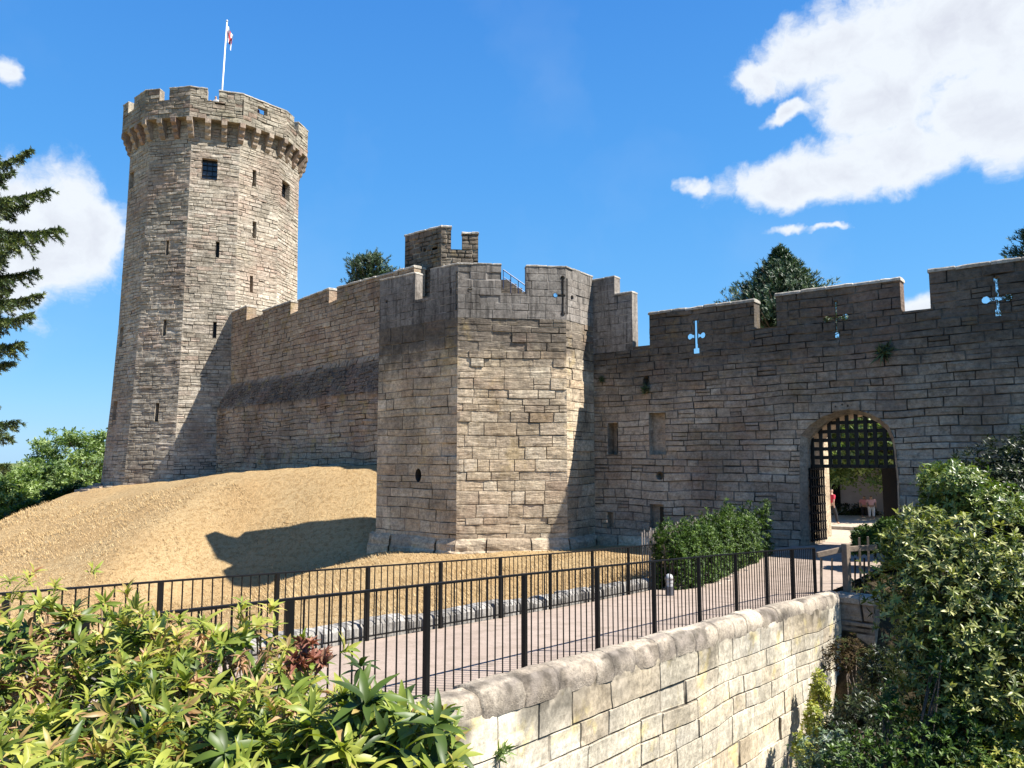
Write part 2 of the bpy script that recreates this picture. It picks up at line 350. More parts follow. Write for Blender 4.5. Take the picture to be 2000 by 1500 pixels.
M['soil'] = ground_mat('leaf_litter', (.06,.042,.024), (.045,.038,.02), (.03,.022,.013))
M['path'] = ground_mat('path_tarmac', (.30,.235,.19), (.34,.27,.22), (.24,.19,.15), s1=.5, s2=2.5, s3=45, bump=.15, dist=.01)
M['green'] = ground_mat('meadow', (.08,.11,.03), (.10,.13,.04), (.16,.14,.06))
M['court'] = ground_mat('court_gravel', (.40,.32,.23), (.45,.37,.28), (.34,.27,.19), s2=6, s3=40, bump=.3, dist=.02)

# ------------------------------------------------------------------ coursed stone walls
def clip_half(poly, n, c, keep_out):
    """poly: list of attr arrays (u,v,...); keep where n.(u,v) > c (out) or < c"""
    res = []; L = len(poly)
    sgn = 1 if keep_out else -1
    ds = [sgn*(p[0]*n[0]+p[1]*n[1]-c) for p in poly]
    for i in range(L):
        p, q = poly[i], poly[(i+1) % L]; dp, dq = ds[i], ds[(i+1) % L]
        if dp >= 0: res.append(p)
        if (dp > 0 and dq < 0) or (dp < 0 and dq > 0):
            t = dp/(dp-dq); res.append(p+(q-p)*t)
    return res
def poly_area(p): return .5*sum(p[i][0]*p[(i+1) % len(p)][1]-p[(i+1) % len(p)][0]*p[i][1] for i in range(len(p)))
def ccw(poly):
    poly = [np.array(p[:2], float) for p in poly]
    return poly if poly_area(poly) > 0 else poly[::-1]
def cut_faces(A, faces, holes):
    """A (n,k) array with u,v first. returns new A, faces with the convex polygons in holes cut out"""
    A = list(A); 
    for h in holes:
        h = ccw(h); hs_ = np.array(h); mn, mx = hs_.min(0), hs_.max(0)
        edges = []
        for i in range(len(h)):
            a, b = h[i], h[(i+1) % len(h)]; d = b-a
            n = np.array((d[1], -d[0])); L = np.linalg.norm(n)
            if L < 1e-9: continue
            n = n/L; edges.append((n, float(n @ a)))
        new = []
        for f in faces:
            us = [A[i][0] for i in f]; vs2 = [A[i][1] for i in f]
            if max(us) <= mn[0] or min(us) >= mx[0] or max(vs2) <= mn[1] or min(vs2) >= mx[1]: new.append(f); continue
            rem = [A[i] for i in f]; pieces = []
            for n, c in edges:
                o_ = clip_half(rem, n, c, True)
                if len(o_) >= 3 and abs(poly_area(o_)) > 1e-6: pieces.append(o_)
                rem = clip_half(rem, n, c, False)
                if len(rem) < 3: break
            if not (len(rem) >= 3 and abs(poly_area(rem)) > 1e-7): new.append(f); continue
            for pc in pieces:
                k = len(A); A += pc; new.append(tuple(range(k, k+len(pc))))
        faces = new
    used = sorted({i for f in faces for i in f}); mp = {o_: i for i, o_ in enumerate(used)}
    return np.array([A[i] for i in used]), [tuple(mp[i] for i in f) for f in faces]

def block_sheet(U0, U1, V0, V1, seed, rh=(.22,.36), bw=(.4,.95), g=.012, e=.03, jd=.035, amp=.012, sub=.22, split=.12, bulge=.012):
    rng = random.Random(seed); A = []; Fs = []
    g0 = g
    def patch(a, b, c, d):
        g = g0*rng.choice((.45, .7, 1, 1, 1.4, 2.6))
        lu, lv = a <= U0+1e-6, c <= V0+1e-6
        ru, rv = b >= U1-1e-6, d >= V1-1e-6
        def line(a, b, l, r, sub):
            s = [a] if l else [a, a+g, a+g+e]; t = [b] if r else [b-g-e, b-g, b]
            if t[0]-s[-1] < .02: return None
            n = max(1, int((t[0]-s[-1])/sub)+1)
            mid = [s[-1]+(t[0]-s[-1])*i/n for i in range(1, n)]
            ms = ([1] if l else [0, .12, 1])+[1]*(n-1)+([1] if r else [1, .12, 0])
            return s+mid+t, ms
        lu_ = line(a, b, lu, ru, sub); lv_ = line(c, d, lv, rv, sub*.7)
        if lu_ is None or lv_ is None: return
        us, mu = lu_; vs2, mv = lv_
        off = rng.gauss(0, amp); r = rng.random(); ero = rng.random() < .07
        if ero: off -= .03
        k = len(A); nu, nv = len(us), len(vs2)
        for j in range(nv):
            for i in range(nu):
                m = min(mu[i], mv[j])
                x = (us[i]-a)/(b-a)*2-1; y = (vs2[j]-c)/(d-c)*2-1
                dd = -jd*(1-m)+m*(off+bulge*(1-x*x*x*x)*(1-y*y*y*y))
                A.append((us[i], vs2[j], dd, m, r))
        for j in range(nv-1):
            for i in range(nu-1):
                p = k+j*nu+i; Fs.append((p, p+1, p+1+nu, p+nu))
    v = V0
    while v < V1-1e-6:
        h = rng.uniform(*rh)
        if V1-(v+h) < rh[0]: h = V1-v
        u = U0; first = True
        while u < U1-1e-6:
            wd = rng.uniform(*bw)*(rng.uniform(.4, 1) if first else 1); first = False
            if U1-(u+wd) < bw[0]*.6: wd = U1-u
            if rng.random() < split and h > .25 and wd < .8:
                q = h*rng.uniform(.4, .6); patch(u, u+wd, v, v+q); patch(u, u+wd, v+q, v+h)
            else: patch(u, u+wd, v, v+h)
            u += wd
        v += h
    return np.array(A), Fs
def wall_sheet(U0, U1, V0, V1, seed, holes=(), warp=.03, rough=.012, strata=.01, borders=True, **kw):
    A, Fs = block_sheet(U0, U1, V0, V1, seed, **kw)
    u, v, m = A[:, 0].copy(), A[:, 1].copy(), A[:, 3]
    fu = np.clip(np.minimum(u-U0, U1-u)/.3, 0, 1); fv = np.clip(np.minimum(v-V0, V1-v)/.3, 0, 1)
    s = seed*13.7
    A[:, 0] = u+warp*fbm(u*1.3+s, v*1.3, o=2)*fu
    A[:, 1] = v+warp*1.5*fbm(u*.6+s+50, v*.9, o=2)*fv
    d = A[:, 2]+m*(rough*fbm(u*3.5+s, v*4.5, o=3)+strata*vnoise(u*1.3+s, v*13))
    A[:, 2] = np.where(d > 0, d*np.clip(fu*4, 0, 1), d*np.clip(.25+fu*4, 0, 1))
    if holes: A, Fs = cut_faces(A, Fs, holes)
    return A, Fs

class WallMesh:
    """collects sheets mapped to the world with attributes rnd and mort"""
    def __init__(s): s.V = []; s.F = []; s.r = []; s.m = []; s.n = 0
    def add(s, V, Fs, r, m):
        V = np.asarray(V); s.V.append(V); s.F += [tuple(s.n+i for i in f) for f in Fs]; s.r.append(np.asarray(r)+np.zeros(len(V))); s.m.append(np.asarray(m)+np.zeros(len(V))); s.n += len(V)
    def sheet(s, A, Fs, fmap): s.add(fmap(A[:, 0], A[:, 1], A[:, 2]), Fs, A[:, 4], 1-A[:, 3])
    def quad(s, pts, r=.5): s.add(np.array(pts, float), [tuple(range(len(pts)))], r, 0)
    def obj(s, name, mat, parent=None, base=None, smooth=False):
        me = np_mesh(name, np.concatenate(s.V), s.F, {'rnd': np.concatenate(s.r), 'mort': np.concatenate(s.m)})
        return link(name, me, mat, parent, base, smooth)
def plane_map(O, d, n):
    O = np.array(O, float); d = np.array((*d, 0.0)); n = np.array((*n, 0.0))
    return lambda u, v, w: O+np.outer(u, d)+np.outer(v, (0, 0, 1.0))+np.outer(w, n)
def plane_px(O, d, n):
    """pixel -> (u, z) on the wall plane through O (xy) along d with normal n"""
    O2 = np.array(O[:2], float); d2 = np.array(d, float); n2 = np.array(n, float)
    def f(px, py):
        r = ray(px, py); t = (O2 @ n2)/(r[:2] @ n2); q = r*t
        return (float((q[:2]-O2) @ d2), float(q[2]))
    return f
def circle(u, v, r, n=12, ry=None): return [(u+r*math.cos(2*math.pi*i/n), v+(ry or r)*math.sin(2*math.pi*i/n)) for i in range(n)]
def rect(a, b, c, d): return [(a, b), (c, b), (c, d), (a, d)]
def inside(poly, p):
    poly = ccw(poly)
    return all(((poly[(i+1) % len(poly)]-poly[i])[0]*(p[1]-poly[i][1])-(poly[(i+1) % len(poly)]-poly[i])[1]*(p[0]-poly[i][0])) > -1e-9 for i in range(len(poly)))
def add_reveals(W, holes, fmap, depth, back=None, r=.45, skip_bottom=False):
    for i, h in enumerate(holes):
        h = ccw(h); n = len(h)
        for k in range(n):
            a, b = h[k], h[(k+1) % n]
            segs = max(1, int(np.linalg.norm(b-a)/.3))
            for q in range(segs):
                p0 = a+(b-a)*q/segs; p1 = a+(b-a)*(q+1)/segs; mid = (p0+p1)/2
                if any(j != i and inside(o_, mid) for j, o_ in enumerate(holes)): continue
                uu = np.array((p0[0], p1[0], p1[0], p0[0])); vv = np.array((p0[1], p1[1], p1[1], p0[1])); ww = np.array((.01, .01, -depth, -depth))
                W.add(fmap(uu, vv, ww), [(0, 1, 2, 3)], (r+.37*q) % 1, 0)
        if back is not None:
            uu = np.array([p[0] for p in h]); vv = np.array([p[1] for p in h]); W_ = np.full(len(h), -depth+.002)
            back.add(fmap(uu, vv, W_), [tuple(range(len(h)))], .1, 0)
def build_wall(O, d, n, U0, U1, z0, outline, seed, holes=(), thick=.6, niches=(), body=None, W=None, back=True, splays=(), **kw):
    """outline: [(u,z)...] left to right, vertical steps allowed. niches: (poly, depth)."""
    W = W or WallMesh(); fm = plane_map((O[0], O[1], 0), d, n)
    zt = max(z for _, z in outline)+.01
    above = []
    for (a, za), (b, zb) in zip(outline[:-1], outline[1:]):
        if b-a > 1e-4 and (zt-za > 1e-3 or zt-zb > 1e-3): above.append([(a, za), (b, zb), (b, zt+1), (a, zt+1)])
    nh = [p for p, _ in niches]
    A, Fs = wall_sheet(U0, U1, z0, zt, seed, holes=list(above)+list(holes)+nh, **kw)
    W.sheet(A, Fs, fm)
    if holes: add_reveals(W, list(holes), fm, .06 if splays else thick)
    if splays: splay(W, fm, splays, list(holes), .06, thick)
    for (a, za), (b, zb) in zip(outline[:-1], outline[1:]):   # top and step faces
        L = math.hypot(b-a, zb-za); ns = max(1, int(L/.35))
        for q in range(ns):
            t0, t1 = q/ns, (q+1)/ns
            uu = np.array((a+(b-a)*t0, a+(b-a)*t1, a+(b-a)*t1, a+(b-a)*t0)); vv = np.array((za+(zb-za)*t0, za+(zb-za)*t1, za+(zb-za)*t1, za+(zb-za)*t0))
            W.add(fm(uu, vv, np.array((.0, .0, -thick, -thick))), [(0, 1, 2, 3)], (.31*q+.1*a) % 1, 0)
    for ue in (outline[0], outline[-1]):
        W.add(fm(np.array([ue[0]]*4), np.array((z0, ue[1], ue[1], z0)), np.array((0, 0, -thick, -thick))), [(0, 1, 2, 3)], .4, 0)
    if back:
        nu = max(1, int((U1-U0)/.6)); nv = max(1, int((zt-z0)/.6)); G = []; GF = []
        for j in range(nv+1):
            for i in range(nu+1): G.append((U0+(U1-U0)*i/nu, z0+(zt-z0)*j/nv, -thick, 1, ((i*7+j*13) % 10)/10))
        for j in range(nv):
            for i in range(nu): p = j*(nu+1)+i; GF.append((p, p+nu+1, p+nu+2, p+1))
        A2, F2 = cut_faces(np.array(G, float), GF, list(above)+(list(splays) if splays else list(holes))); W.sheet(A2, F2, fm)
    return W, fm
def splay(W, fm, rects, holes, din, thick):
    for rc in rects:
        (u0, z0), (u1, z1) = rc[0], rc[2]
        A, Fs = cut_faces(*grid_sheet(u0, u1, z0, z1, -din), holes); W.sheet(A, Fs, fm)
        for (a, za), (b, zb) in zip(rc, rc[1:]+rc[:1]): W.add(fm(np.array((a, b, b, a)), np.array((za, zb, zb, za)), np.array((-din, -din, -thick, -thick))), [(0, 1, 2, 3)], .6, 0)
def grid_sheet(U0, U1, V0, V1, dep, st=.7):
    nu = max(1, int((U1-U0)/st)); nv = max(1, int((V1-V0)/st)); G = []; GF = []
    for j in range(nv+1):
        for i in range(nu+1): G.append((U0+(U1-U0)*i/nu, V0+(V1-V0)*j/nv, dep, 1, ((i*7+j*13) % 10)/10))
    for j in range(nv):
        for i in range(nu): p = j*(nu+1)+i; GF.append((p, p+nu+1, p+nu+2, p+1))
    return np.array(G, float), GF
def copings(fm, segs, thick, mat, parent, h=.10, over=.05, seed=1, L=(.5,.95), round_=False):
    """coping stones along (u0,z0,u1,z1) segments"""
    rng = random.Random(seed)
    for (a, za, b, zb) in segs:
        W = WallMesh(); u = a-over
        while u < b+over-1e-6:
            l = rng.uniform(*L)
            if b+over-(u+l) < L[0]*.6: l = b+over-u
            u2 = u+l; r = rng.random(); dz = rng.gauss(0, .008); df = rng.gauss(0, .01)
            def zz(x): return za+(zb-za)*((min(max(x, a), b)-a)/(b-a))
            prof = [(over+df, -.02), (over+df+.006, h*.62), (over*.2, h), (-thick*.5, h*1.18), (-thick-over*.2, h), (-thick-over, h*.6), (-thick-over, -.02)]
            n = 4; V = []; Fc = []
            us = [u+.006, u+.03]+[u+(u2-u)*k/n for k in range(1, n)]+[u2-.03, u2-.006]
            for i, x in enumerate(us):
                sh = .75 if i in (0, len(us)-1) else 1
                for (w_, hh) in prof:
                    jit = .012*vnoise(np.array([x*5+seed]), np.array([hh*9+w_*7]))[0]
                    V.append(fm(np.array([x]), np.array([zz(x)+dz+(hh-(.02 if sh < 1 and hh > 0 else 0))+jit*(hh > 0)]), np.array([w_*(1 if sh == 1 else .985)+jit]))[0])
            m = len(prof)
            for i in range(len(us)-1):
                for k in range(m):
                    p = i*m+k; q = i*m+(k+1) % m; Fc.append((p, q, q+m, p+m))
            Fc.append(tuple(range(m))[::-1]); Fc.append(tuple((len(us)-1)*m+k for k in range(m)))
            W.add(V, Fc, r, 0); u = u2
        W.obj('coping', mat, parent, smooth=False)

def az2(a): return np.array((math.sin(R(a)), math.cos(R(a))))

# ================================================================== BASTION
nL, nF, nT = az2(219), az2(173), az2(127)      # outward normals: left, front, right faces
dL = np.array((-nL[1], nL[0])); dL = dL if dL[0] > 0 else -dL     # increasing to the right in the picture
dF = np.array((-nF[1], nF[0])); dF = dF if dF[0] > 0 else -dF
dT = np.array((-nT[1], nT[0])); dT = dT if dT[0] > 0 else -dT
C1 = P(893, 800, 30)[:2]                                    # corner left/front
def meet(O, d, px, py=800):
    """distance along d from O at which the picture column px is met"""
    r = ray(px, py); A_ = np.array(((d[0], -r[0]), (d[1], -r[1]))); s = np.linalg.solve(A_, -np.array(O[:2])); return float(s[0])
lenF = meet(C1, dF, 1107); C2 = C1+dF*lenF
lenL = -meet(C1, dL, 738); C0 = C1-dL*lenL
lenT = meet(C2, dT, 1158, 600); C3 = C2+dT*lenT
Z0 = -5.0
bastion = thing('corner_turret', (*((C1+C2)/2), -3.6), 'pale angular stone turret with battlements standing between the sloping lawn and the gate wall', 'turret')
pF = plane_px(C1, dF, nF); pL = plane_px(C0, dL, nL); pT = plane_px(C2, dT, nT)
zp = pF(1000, 622)[1]                                        # bottom of the smooth parapet
ztop = pF(1000, 518)[1]; zcr = pF(1000, 573)[1]
kwB = dict(rh=(.25,.52), bw=(.45,1.35), g=.007, e=.014, jd=.03, amp=.010, sub=.11, rough=.012, strata=.007, warp=.02, bulge=.006)
W, _ = build_wall(C1, dF, nF, 0, lenF, Z0, [(0, zp), (lenF, zp)], 3, back=False, **kwB)
kwB2 = dict(kwB); kwB2.update(amp=.009, rough=.01)
c_ = pL(817, 928)
hole = circle(c_[0], c_[1], .17, 14, ry=.27)
build_wall(C0, dL, nL, 0, lenL, Z0, [(0, zp), (lenL, zp)], 4, niches=[(hole, .4)], back=False, W=W, **kwB2)
build_wall(C2, dT, nT, 0, lenT, Z0, [(0, zp), (lenT, zp)], 5, back=False, W=W, **kwB)
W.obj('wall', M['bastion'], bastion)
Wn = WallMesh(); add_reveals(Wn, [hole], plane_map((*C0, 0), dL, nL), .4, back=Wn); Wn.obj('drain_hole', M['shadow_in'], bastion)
# parapet in smooth ashlar
kwP = dict(rh=(.27,.33), bw=(.55,.9), g=.006, e=.012, jd=.012, amp=.003, sub=.3, rough=.003, strata=0, warp=.004, split=0, bulge=.002)
Wp = WallMesh()
def px_u(pf, px, py=560): return pf(px, py)[0]
uL = [px_u(pL, x) for x in (811, 840)]; uF = [px_u(pF, x) for x in (979, 1028)]
fL = dict(); 
slot = lambda a, b, c, d: rect(a, c, b, d)
# cross slits at the two outer corners
us1 = px_u(pF, 1104); zs0, zs1 = pF(1105, 613)[1], pF(1105, 543)[1]; zsm = pF(1105, 577)[1]
hF = [slot(lenF-.17, lenF-.09, zs0, zs1), slot(px_u(pF, 1085), us1, zsm-.035, zsm+.035), circle(px_u(pF, 1085), zsm, .09, 10),
      circle(lenF-.13, zs0, .09, 8), circle(lenF-.13, zs1, .09, 8), circle(px_u(pF, 918), pF(918, 566)[1], .085, 10)]
z_ = pT(1117, 581)[1]; hT = [circle(px_u(pT, 1117), z_, .1, 10), slot(.03, .12, zs0, zs1)]
hL = [slot(lenL-.13, lenL-.03, pL(891, 606)[1], pL(891, 530)[1]), circle(px_u(pL, 756), pL(756, 589)[1], .09, 4), slot(px_u(pL, 881)-.03, px_u(pL, 881)+.03, pL(881, 573)[1], pL(881, 562)[1])]
build_wall(C0, dL, nL, 0, lenL, zp, [(0, ztop), (uL[0], ztop), (uL[0], zcr), (uL[1], zcr), (uL[1], ztop), (lenL, ztop)], 14, holes=hL, thick=.42, W=Wp, splays=[rect(lenL-.6, pL(891,606)[1]-.05, lenL-.02, pL(891,530)[1]+.05), rect(px_u(pL,756)-.3, pL(756,589)[1]-.3, px_u(pL,756)+.3, pL(756,589)[1]+.3)], **kwP)
build_wall(C1, dF, nF, 0, lenF, zp, [(0, ztop), (uF[0], ztop), (uF[0], zcr), (uF[1], zcr), (uF[1], ztop), (lenF, ztop)], 15, holes=hF, thick=.42, W=Wp, splays=[rect(px_u(pF,1085)-.3, zs0-.15, lenF-.01, zs1+.12), rect(px_u(pF,918)-.3, pF(918,566)[1]-.3, px_u(pF,918)+.3, pF(918,566)[1]+.3)], **kwP)
build_wall(C2, dT, nT, 0, lenT, zp, [(0, ztop), (lenT, ztop)], 16, holes=hT, thick=.42, W=Wp, splays=[rect(.01, zs0-.15, .8, zs1+.12)], **kwP)
# stepped end of the parapet in the plane of the gate wall
nG = nL; dG = dL; G0 = C3
pG = plane_px(G0, dG, nG)
us2, ue2 = pG(1200, 560)[0], pG(1234, 560)[0]; zst = pG(1215, 573)[1]; ztg = pG(1180, 544)[1]; zbg = pG(1232, 683)[1]
build_wall(G0, dG, nG, 0, ue2, zbg-.02, [(0, ztg), (us2, ztg), (us2, zst), (ue2, zst)], 17, thick=.45, W=Wp, **kwP)
Wp.obj('parapet', M['bastion_top'], bastion)
fmL, fmF, fmT, fmG = plane_map((*C0, 0), dL, nL), plane_map((*C1, 0), dF, nF), plane_map((*C2, 0), dT, nT), plane_map((*G0, 0), dG, nG)
copings(fmL, [(0, ztop, uL[0], ztop), (uL[1], ztop, lenL, ztop)], .42, M['coping'], bastion, h=.05, over=.02, seed=2)
copings(fmF, [(0, ztop, uF[0], ztop), (uF[1], ztop, lenF, ztop)], .42, M['coping'], bastion, h=.045, over=.02, seed=3)
copings(fmT, [(0, ztop, lenT, ztop)], .42, M['coping'], bastion, h=.045, over=.02, seed=4)
copings(fmG, [(0, ztg, us2, ztg), (us2+.02, zst, ue2, zst)], .45, M['coping'], bastion, h=.05, over=.02, seed=4)
# roof deck and back wall of the turret
back1 = C3+np.array((-.63, -.777))*-.1; 
bk = [C0, C1, C2, C3, C3-dG*.2-nG*1.0, C0+az2(2)*.8]
Wd = WallMesh(); zdk = zcr-.95
Wd.quad([(*(p-(0, 0)), zdk) for p in bk]); 
Wd.quad([(*bk[3], Z0), (*bk[4], Z0), (*bk[4], zdk), (*bk[3], zdk)]); Wd.quad([(*bk[4], Z0), (*bk[5], Z0), (*bk[5], zdk), (*bk[4], zdk)]); Wd.quad([(*bk[5], Z0), (*bk[0], Z0), (*bk[0], zdk), (*bk[5], zdk)])
Wd.obj('roof_deck', M['coping'], bastion, smooth=False)
# weathered plinth courses
Wq = WallMesh(); zpl = -3.0
def offset_pts(o): 
    q0 = C0+nL*o; 
    def isect(Pa, da, Pb, db):
        A_ = np.array(((da[0], -db[0]), (da[1], -db[1]))); s = np.linalg.solve(A_, Pb-Pa); return Pa+da*s[0]
    return [C0+nL*o-dL*.3, isect(C1+nL*o, dL, C1+nF*o, dF), isect(C2+nF*o, dF, C2+nT*o, dT), isect(C3+nT*o, dT, C3+nG*o, dG), C3+nG*o+dG*2.6]
lv = [(.0, -2.98), (.08, -3.06), (.17, -3.2), (.19, -3.3), (.2, -3.44), (.27, -3.5), (.29, -5)]
rings = [(offset_pts(o), z) for o, z in lv]
rngq = random.Random(5)
for i in range(4):
    L = np.linalg.norm(rings[3][0][i+1]-rings[3][0][i]); nb = max(2, int(L/1.15))
    cuts = [0]+sorted(k/nb+rngq.uniform(-.12, .12)/nb*2 for k in range(1, nb))+[1]
    for t0, t1 in zip(cuts[:-1], cuts[1:]):
        ns = 5; V = []; Fq = []; rr = rngq.random(); off = rngq.gauss(0, .025)
        for q in range(ns+1):
            t = t0+(t1-t0)*q/ns; tt = min(max(t, t0+.006), t1-.006)
            for j, (pts, z) in enumerate(rings):
                p = pts[i]+(pts[i+1]-pts[i])*tt; nn = (nL, nF, nT, nG)[i]
                jit = .05*fbm(np.array([p[0]*3]), np.array([p[1]*3]), np.array([z*4.]))[0] if j > 0 else 0
                e_ = -.03 if q in (0, ns) else 0
                p = p+nn*(jit+off*(j > 0)+e_); V.append((p[0], p[1], z+(jit*.6 if j else 0)))
        m = len(rings)
        for q in range(ns):
            for j in range(m-1): a = q*m+j; Fq.append((a, a+1, a+1+m, a+m))
        Wq.add(V, Fq, rr, 0)
Wq.obj('plinth', M['bastion'], bastion)

# ================================================================== GATE WALL
gate = thing('gate_wall', (*(G0+dG*9), -3.0), 'dark weathered stone castle wall with battlements, cross shaped slits and a pointed archway', 'castle wall')
u2050 = meet(G0, dG, 2120)
def g(px, py): return pG(px, py)
def zt_(pa, pb): return (g(*pa)[1]+g(*pb)[1])/2
def merlon(x0, y0, x1, y1): (a, za), (b, zb) = g(x0, y0), g(x1, y1); return a, za, b, zb
m1 = merlon(1268, 614, 1472, 588); m2 = merlon(1515, 578, 1757, 546); m3 = merlon(1814, 533, 2120, 490)
zc0, zc1, zc2 = g(1250, 676)[1], g(1493, 640)[1], g(1785, 606)[1]
outl = [(0, zbg-.02), (ue2, zbg-.02), (ue2, zc0), (m1[0], zc0), (m1[0], m1[1]), (m1[2], m1[3]), (m1[2], zc1), (m2[0], zc1), (m2[0], m2[1]), (m2[2], m2[3]), (m2[2], zc2), (m3[0], zc2), (m3[0], m3[1]), (m3[2], m3[3])]
uend = m3[2]
def cross(px, y0, y1, ya, xl, xr, w=4.5):
    """cross slit from pixels: vertical slot, arms with round ends"""
    a = g(px-w, ya)[0]; b = g(px+w, ya)[0]; z0, z1, zm = g(px, y1)[1], g(px, y0)[1], g(px, ya)[1]; cu = (a+b)/2; ww = (b-a)
    L, Rr = g(xl, ya)[0], g(xr, ya)[0]
    return [rect(a+ww*.18, z0, b-ww*.18, z1), rect(a-ww*.1, z1-.12, b+ww*.1, z1+.02), rect(a-ww*.2, z0-.05, b+ww*.2, z0+.16), circle(cu, zm, ww*.75, 8), rect(L, zm-.055, Rr, zm+.055), circle(L, zm, .12, 9), circle(Rr, zm, .12, 9)]
holes_x = cross(1359, 625, 688, 656, 1347, 1372) + cross(1633, 588, 657, 621, 1613, 1650, 3.2) + cross(1948, 541, 614, 583, 1925, 1969, 4.5)
arch_px = [(1562,1075),(1562,990),(1562,912),(1562,872),(1564,850),(1580,832),(1606,814),(1636,803),(1657,799),(1688,804),(1716,816),(1736,832),(1746,854),(1750,880),(1756,940),(1758,1000),(1758,1100)]
arch = [g(*p) for p in arch_px]
ab = -4.6
arch[0] = (arch[1][0], ab); arch[-1] = (arch[-2][0]+.0, ab)
arch[1] = (arch[0][0], arch[1][1])
# split the arch into convex trapezoids, one for each side step
def arch_slices(pts):
    k = max(range(len(pts)), key=lambda i: pts[i][1]); L = pts[:k+1]; Rr = pts[k:][::-1]
    zs = sorted({p[1] for p in L+Rr}); res = []
    def at(side, z):
        for (a, za), (b, zb) in zip(side[:-1], side[1:]):
            if za <= z <= zb and zb > za: return a+(b-a)*(z-za)/(zb-za)
        return side[-1][0] if z >= side[-1][1] else side[0][0]
    L = sorted(L, key=lambda p: p[1]); Rr = sorted(Rr, key=lambda p: p[1])
    for z0, z1 in zip(zs[:-1], zs[1:]):
        if z1-z0 < 1e-5: continue
        res.append([(at(L, z0), z0), (at(Rr, z0), z0), (at(Rr, z1), z1), (at(L, z1)-1e-5, z1)])
    return res
aslices = arch_slices(arch)
# blind niches and slots: (pixel rectangle, depth)
niche_px = [((1187,826,1207,888), .5), ((1268,806,1300,888), .32), ((1270,985,1297,1032), .25), ((1186,1000,1198,1030), .3), ((1948-6,618,1948+6,624), .05)]
niches = []
for (x0, y0, x1, y1), dp in niche_px[:4]:
    a, b = g(x0, (y0+y1)/2)[0], g(x1, (y0+y1)/2)[0]; z1, z0 = g((x0+x1)/2, y0)[1], g((x0+x1)/2, y1)[1]; niches.append((rect(a, z0, b, z1), dp))
cn = g(1289, 929); niches.append((circle(cn[0], cn[1], .17, 14), .4))
cn2 = g(1262, 744); niches.append((circle(cn2[0], cn2[1], .15, 7, ry=.22), .35))
for x, y, rr in ((1632,794,.03),(1645,790,.035),(1656,793,.035)):
    q = g(x, y); niches.append((circle(q[0], q[1], rr, 6), .12))
kwG = dict(rh=(.19,.37), bw=(.4,1.25), g=.007, e=.016, jd=.03, amp=.013, sub=.12, rough=.016, strata=.010, warp=.03, split=.2, bulge=.005)
Wg = WallMesh(); fmG0 = plane_map((*G0, 0), dG, nG)
zt = max(z for _, z in outl)+.01
above = [[(a, za), (b, zb), (b, zt+1), (a, zt+1)] for (a, za), (b, zb) in zip(outl[:-1], outl[1:]) if b-a > 1e-4]
A, Fs = wall_sheet(0, uend, Z0, zt, 23, holes=above+holes_x+aslices+[p for p, _ in niches], **kwG); Wg.sheet(A, Fs, fmG0)
TP, TB = .55, 2.1
add_reveals(Wg, holes_x, fmG0, .09)
spx = []
for x, y0, y1 in ((1359, 625, 688), (1633, 588, 657), (1948, 541, 614)):
    u = g(x, (y0+y1)/2)[0]; spx.append(rect(u-.62, g(x, y1)[1]-.12, u+.95, g(x, y0)[1]+.08))
splay(Wg, fmG0, spx, holes_x, .09, TP)
for (a, za), (b, zb) in zip(outl[:-1], outl[1:]):
    L = math.hypot(b-a, zb-za); ns = max(1, int(L/.35))
    for q in range(ns):
        t0, t1 = q/ns, (q+1)/ns
        uu = np.array([a+(b-a)*t for t in (t0, t1, t1, t0)]); vv = np.array([za+(zb-za)*t for t in (t0, t1, t1, t0)])
        jj = .02*np.array([vnoise(np.array([x*3]), np.array([z*3]))[0] for x, z in zip(uu, vv)])
        Wg.add(fmG0(uu, vv, np.array((0, 0, -TP, -TP))), [(0, 1, 2, 3)], (.31*q) % 1, 0)
zw = min(zc0, zbg)-1.0
def grid_sheet(U0, U1, V0, V1, dep, st=.7):
    nu = max(1, int((U1-U0)/st)); nv = max(1, int((V1-V0)/st)); G = []; GF = []
    for j in range(nv+1):
        for i in range(nu+1): G.append((U0+(U1-U0)*i/nu, V0+(V1-V0)*j/nv, dep, 1, ((i*7+j*13) % 10)/10))
    for j in range(nv):
        for i in range(nu): p = j*(nu+1)+i; GF.append((p, p+nu+1, p+nu+2, p+1))
    return np.array(G, float), GF
A, Fs = cut_faces(*grid_sheet(0, uend, zw, zt, -TP), above+spx); Wg.sheet(A, Fs, fmG0)
A, Fs = cut_faces(*grid_sheet(0, uend, Z0, zw, -TB), aslices); Wg.sheet(A, Fs, fmG0)
Wg.add(fmG0(np.array((0, uend, uend, 0)), np.array([zw]*4), np.array((-TP, -TP, -TB, -TB))), [(0, 1, 2, 3)], .5, 0)
Wg.add(fmG0(np.array([uend]*4), np.array((Z0, zw, zw, Z0)), np.array((0, 0, -TB, -TB))), [(0, 1, 2, 3)], .5, 0)
# arch reveal: chamfer then straight soffit
ac = np.array([(np.mean([a[0] for a in arch[2:-2]])), 0])
inner = [(a[0]+(.17 if a[0] < ac[0]-.9 else (-.12 if a[0] > ac[0]+.9 else (ac[0]-a[0])*.12)), a[1]-(.13 if 3 < i < len(arch)-4 else 0)) for i, a in enumerate(arch)]
rngv = random.Random(9)
for (p0, p1, d0, d1) in ((arch, inner, .015, -.28), (inner, inner, -.28, -TB)):
    nsd = 1 if d0 > 0 else 5
    for i in range(len(arch)-1):
        for q in range(nsd):
            e0 = d0+(d1-d0)*q/nsd; e1 = d0+(d1-d0)*(q+1)/nsd
            a, b, c, d = p0[i], p0[i+1], p1[i+1], p1[i]
            Wg.add(fmG0(np.array((a[0], b[0], c[0], d[0])), np.array((a[1], b[1], c[1], d[1])), np.array((e0, e0, e1, e1))), [(0, 1, 2, 3)], rngv.random(), 0)
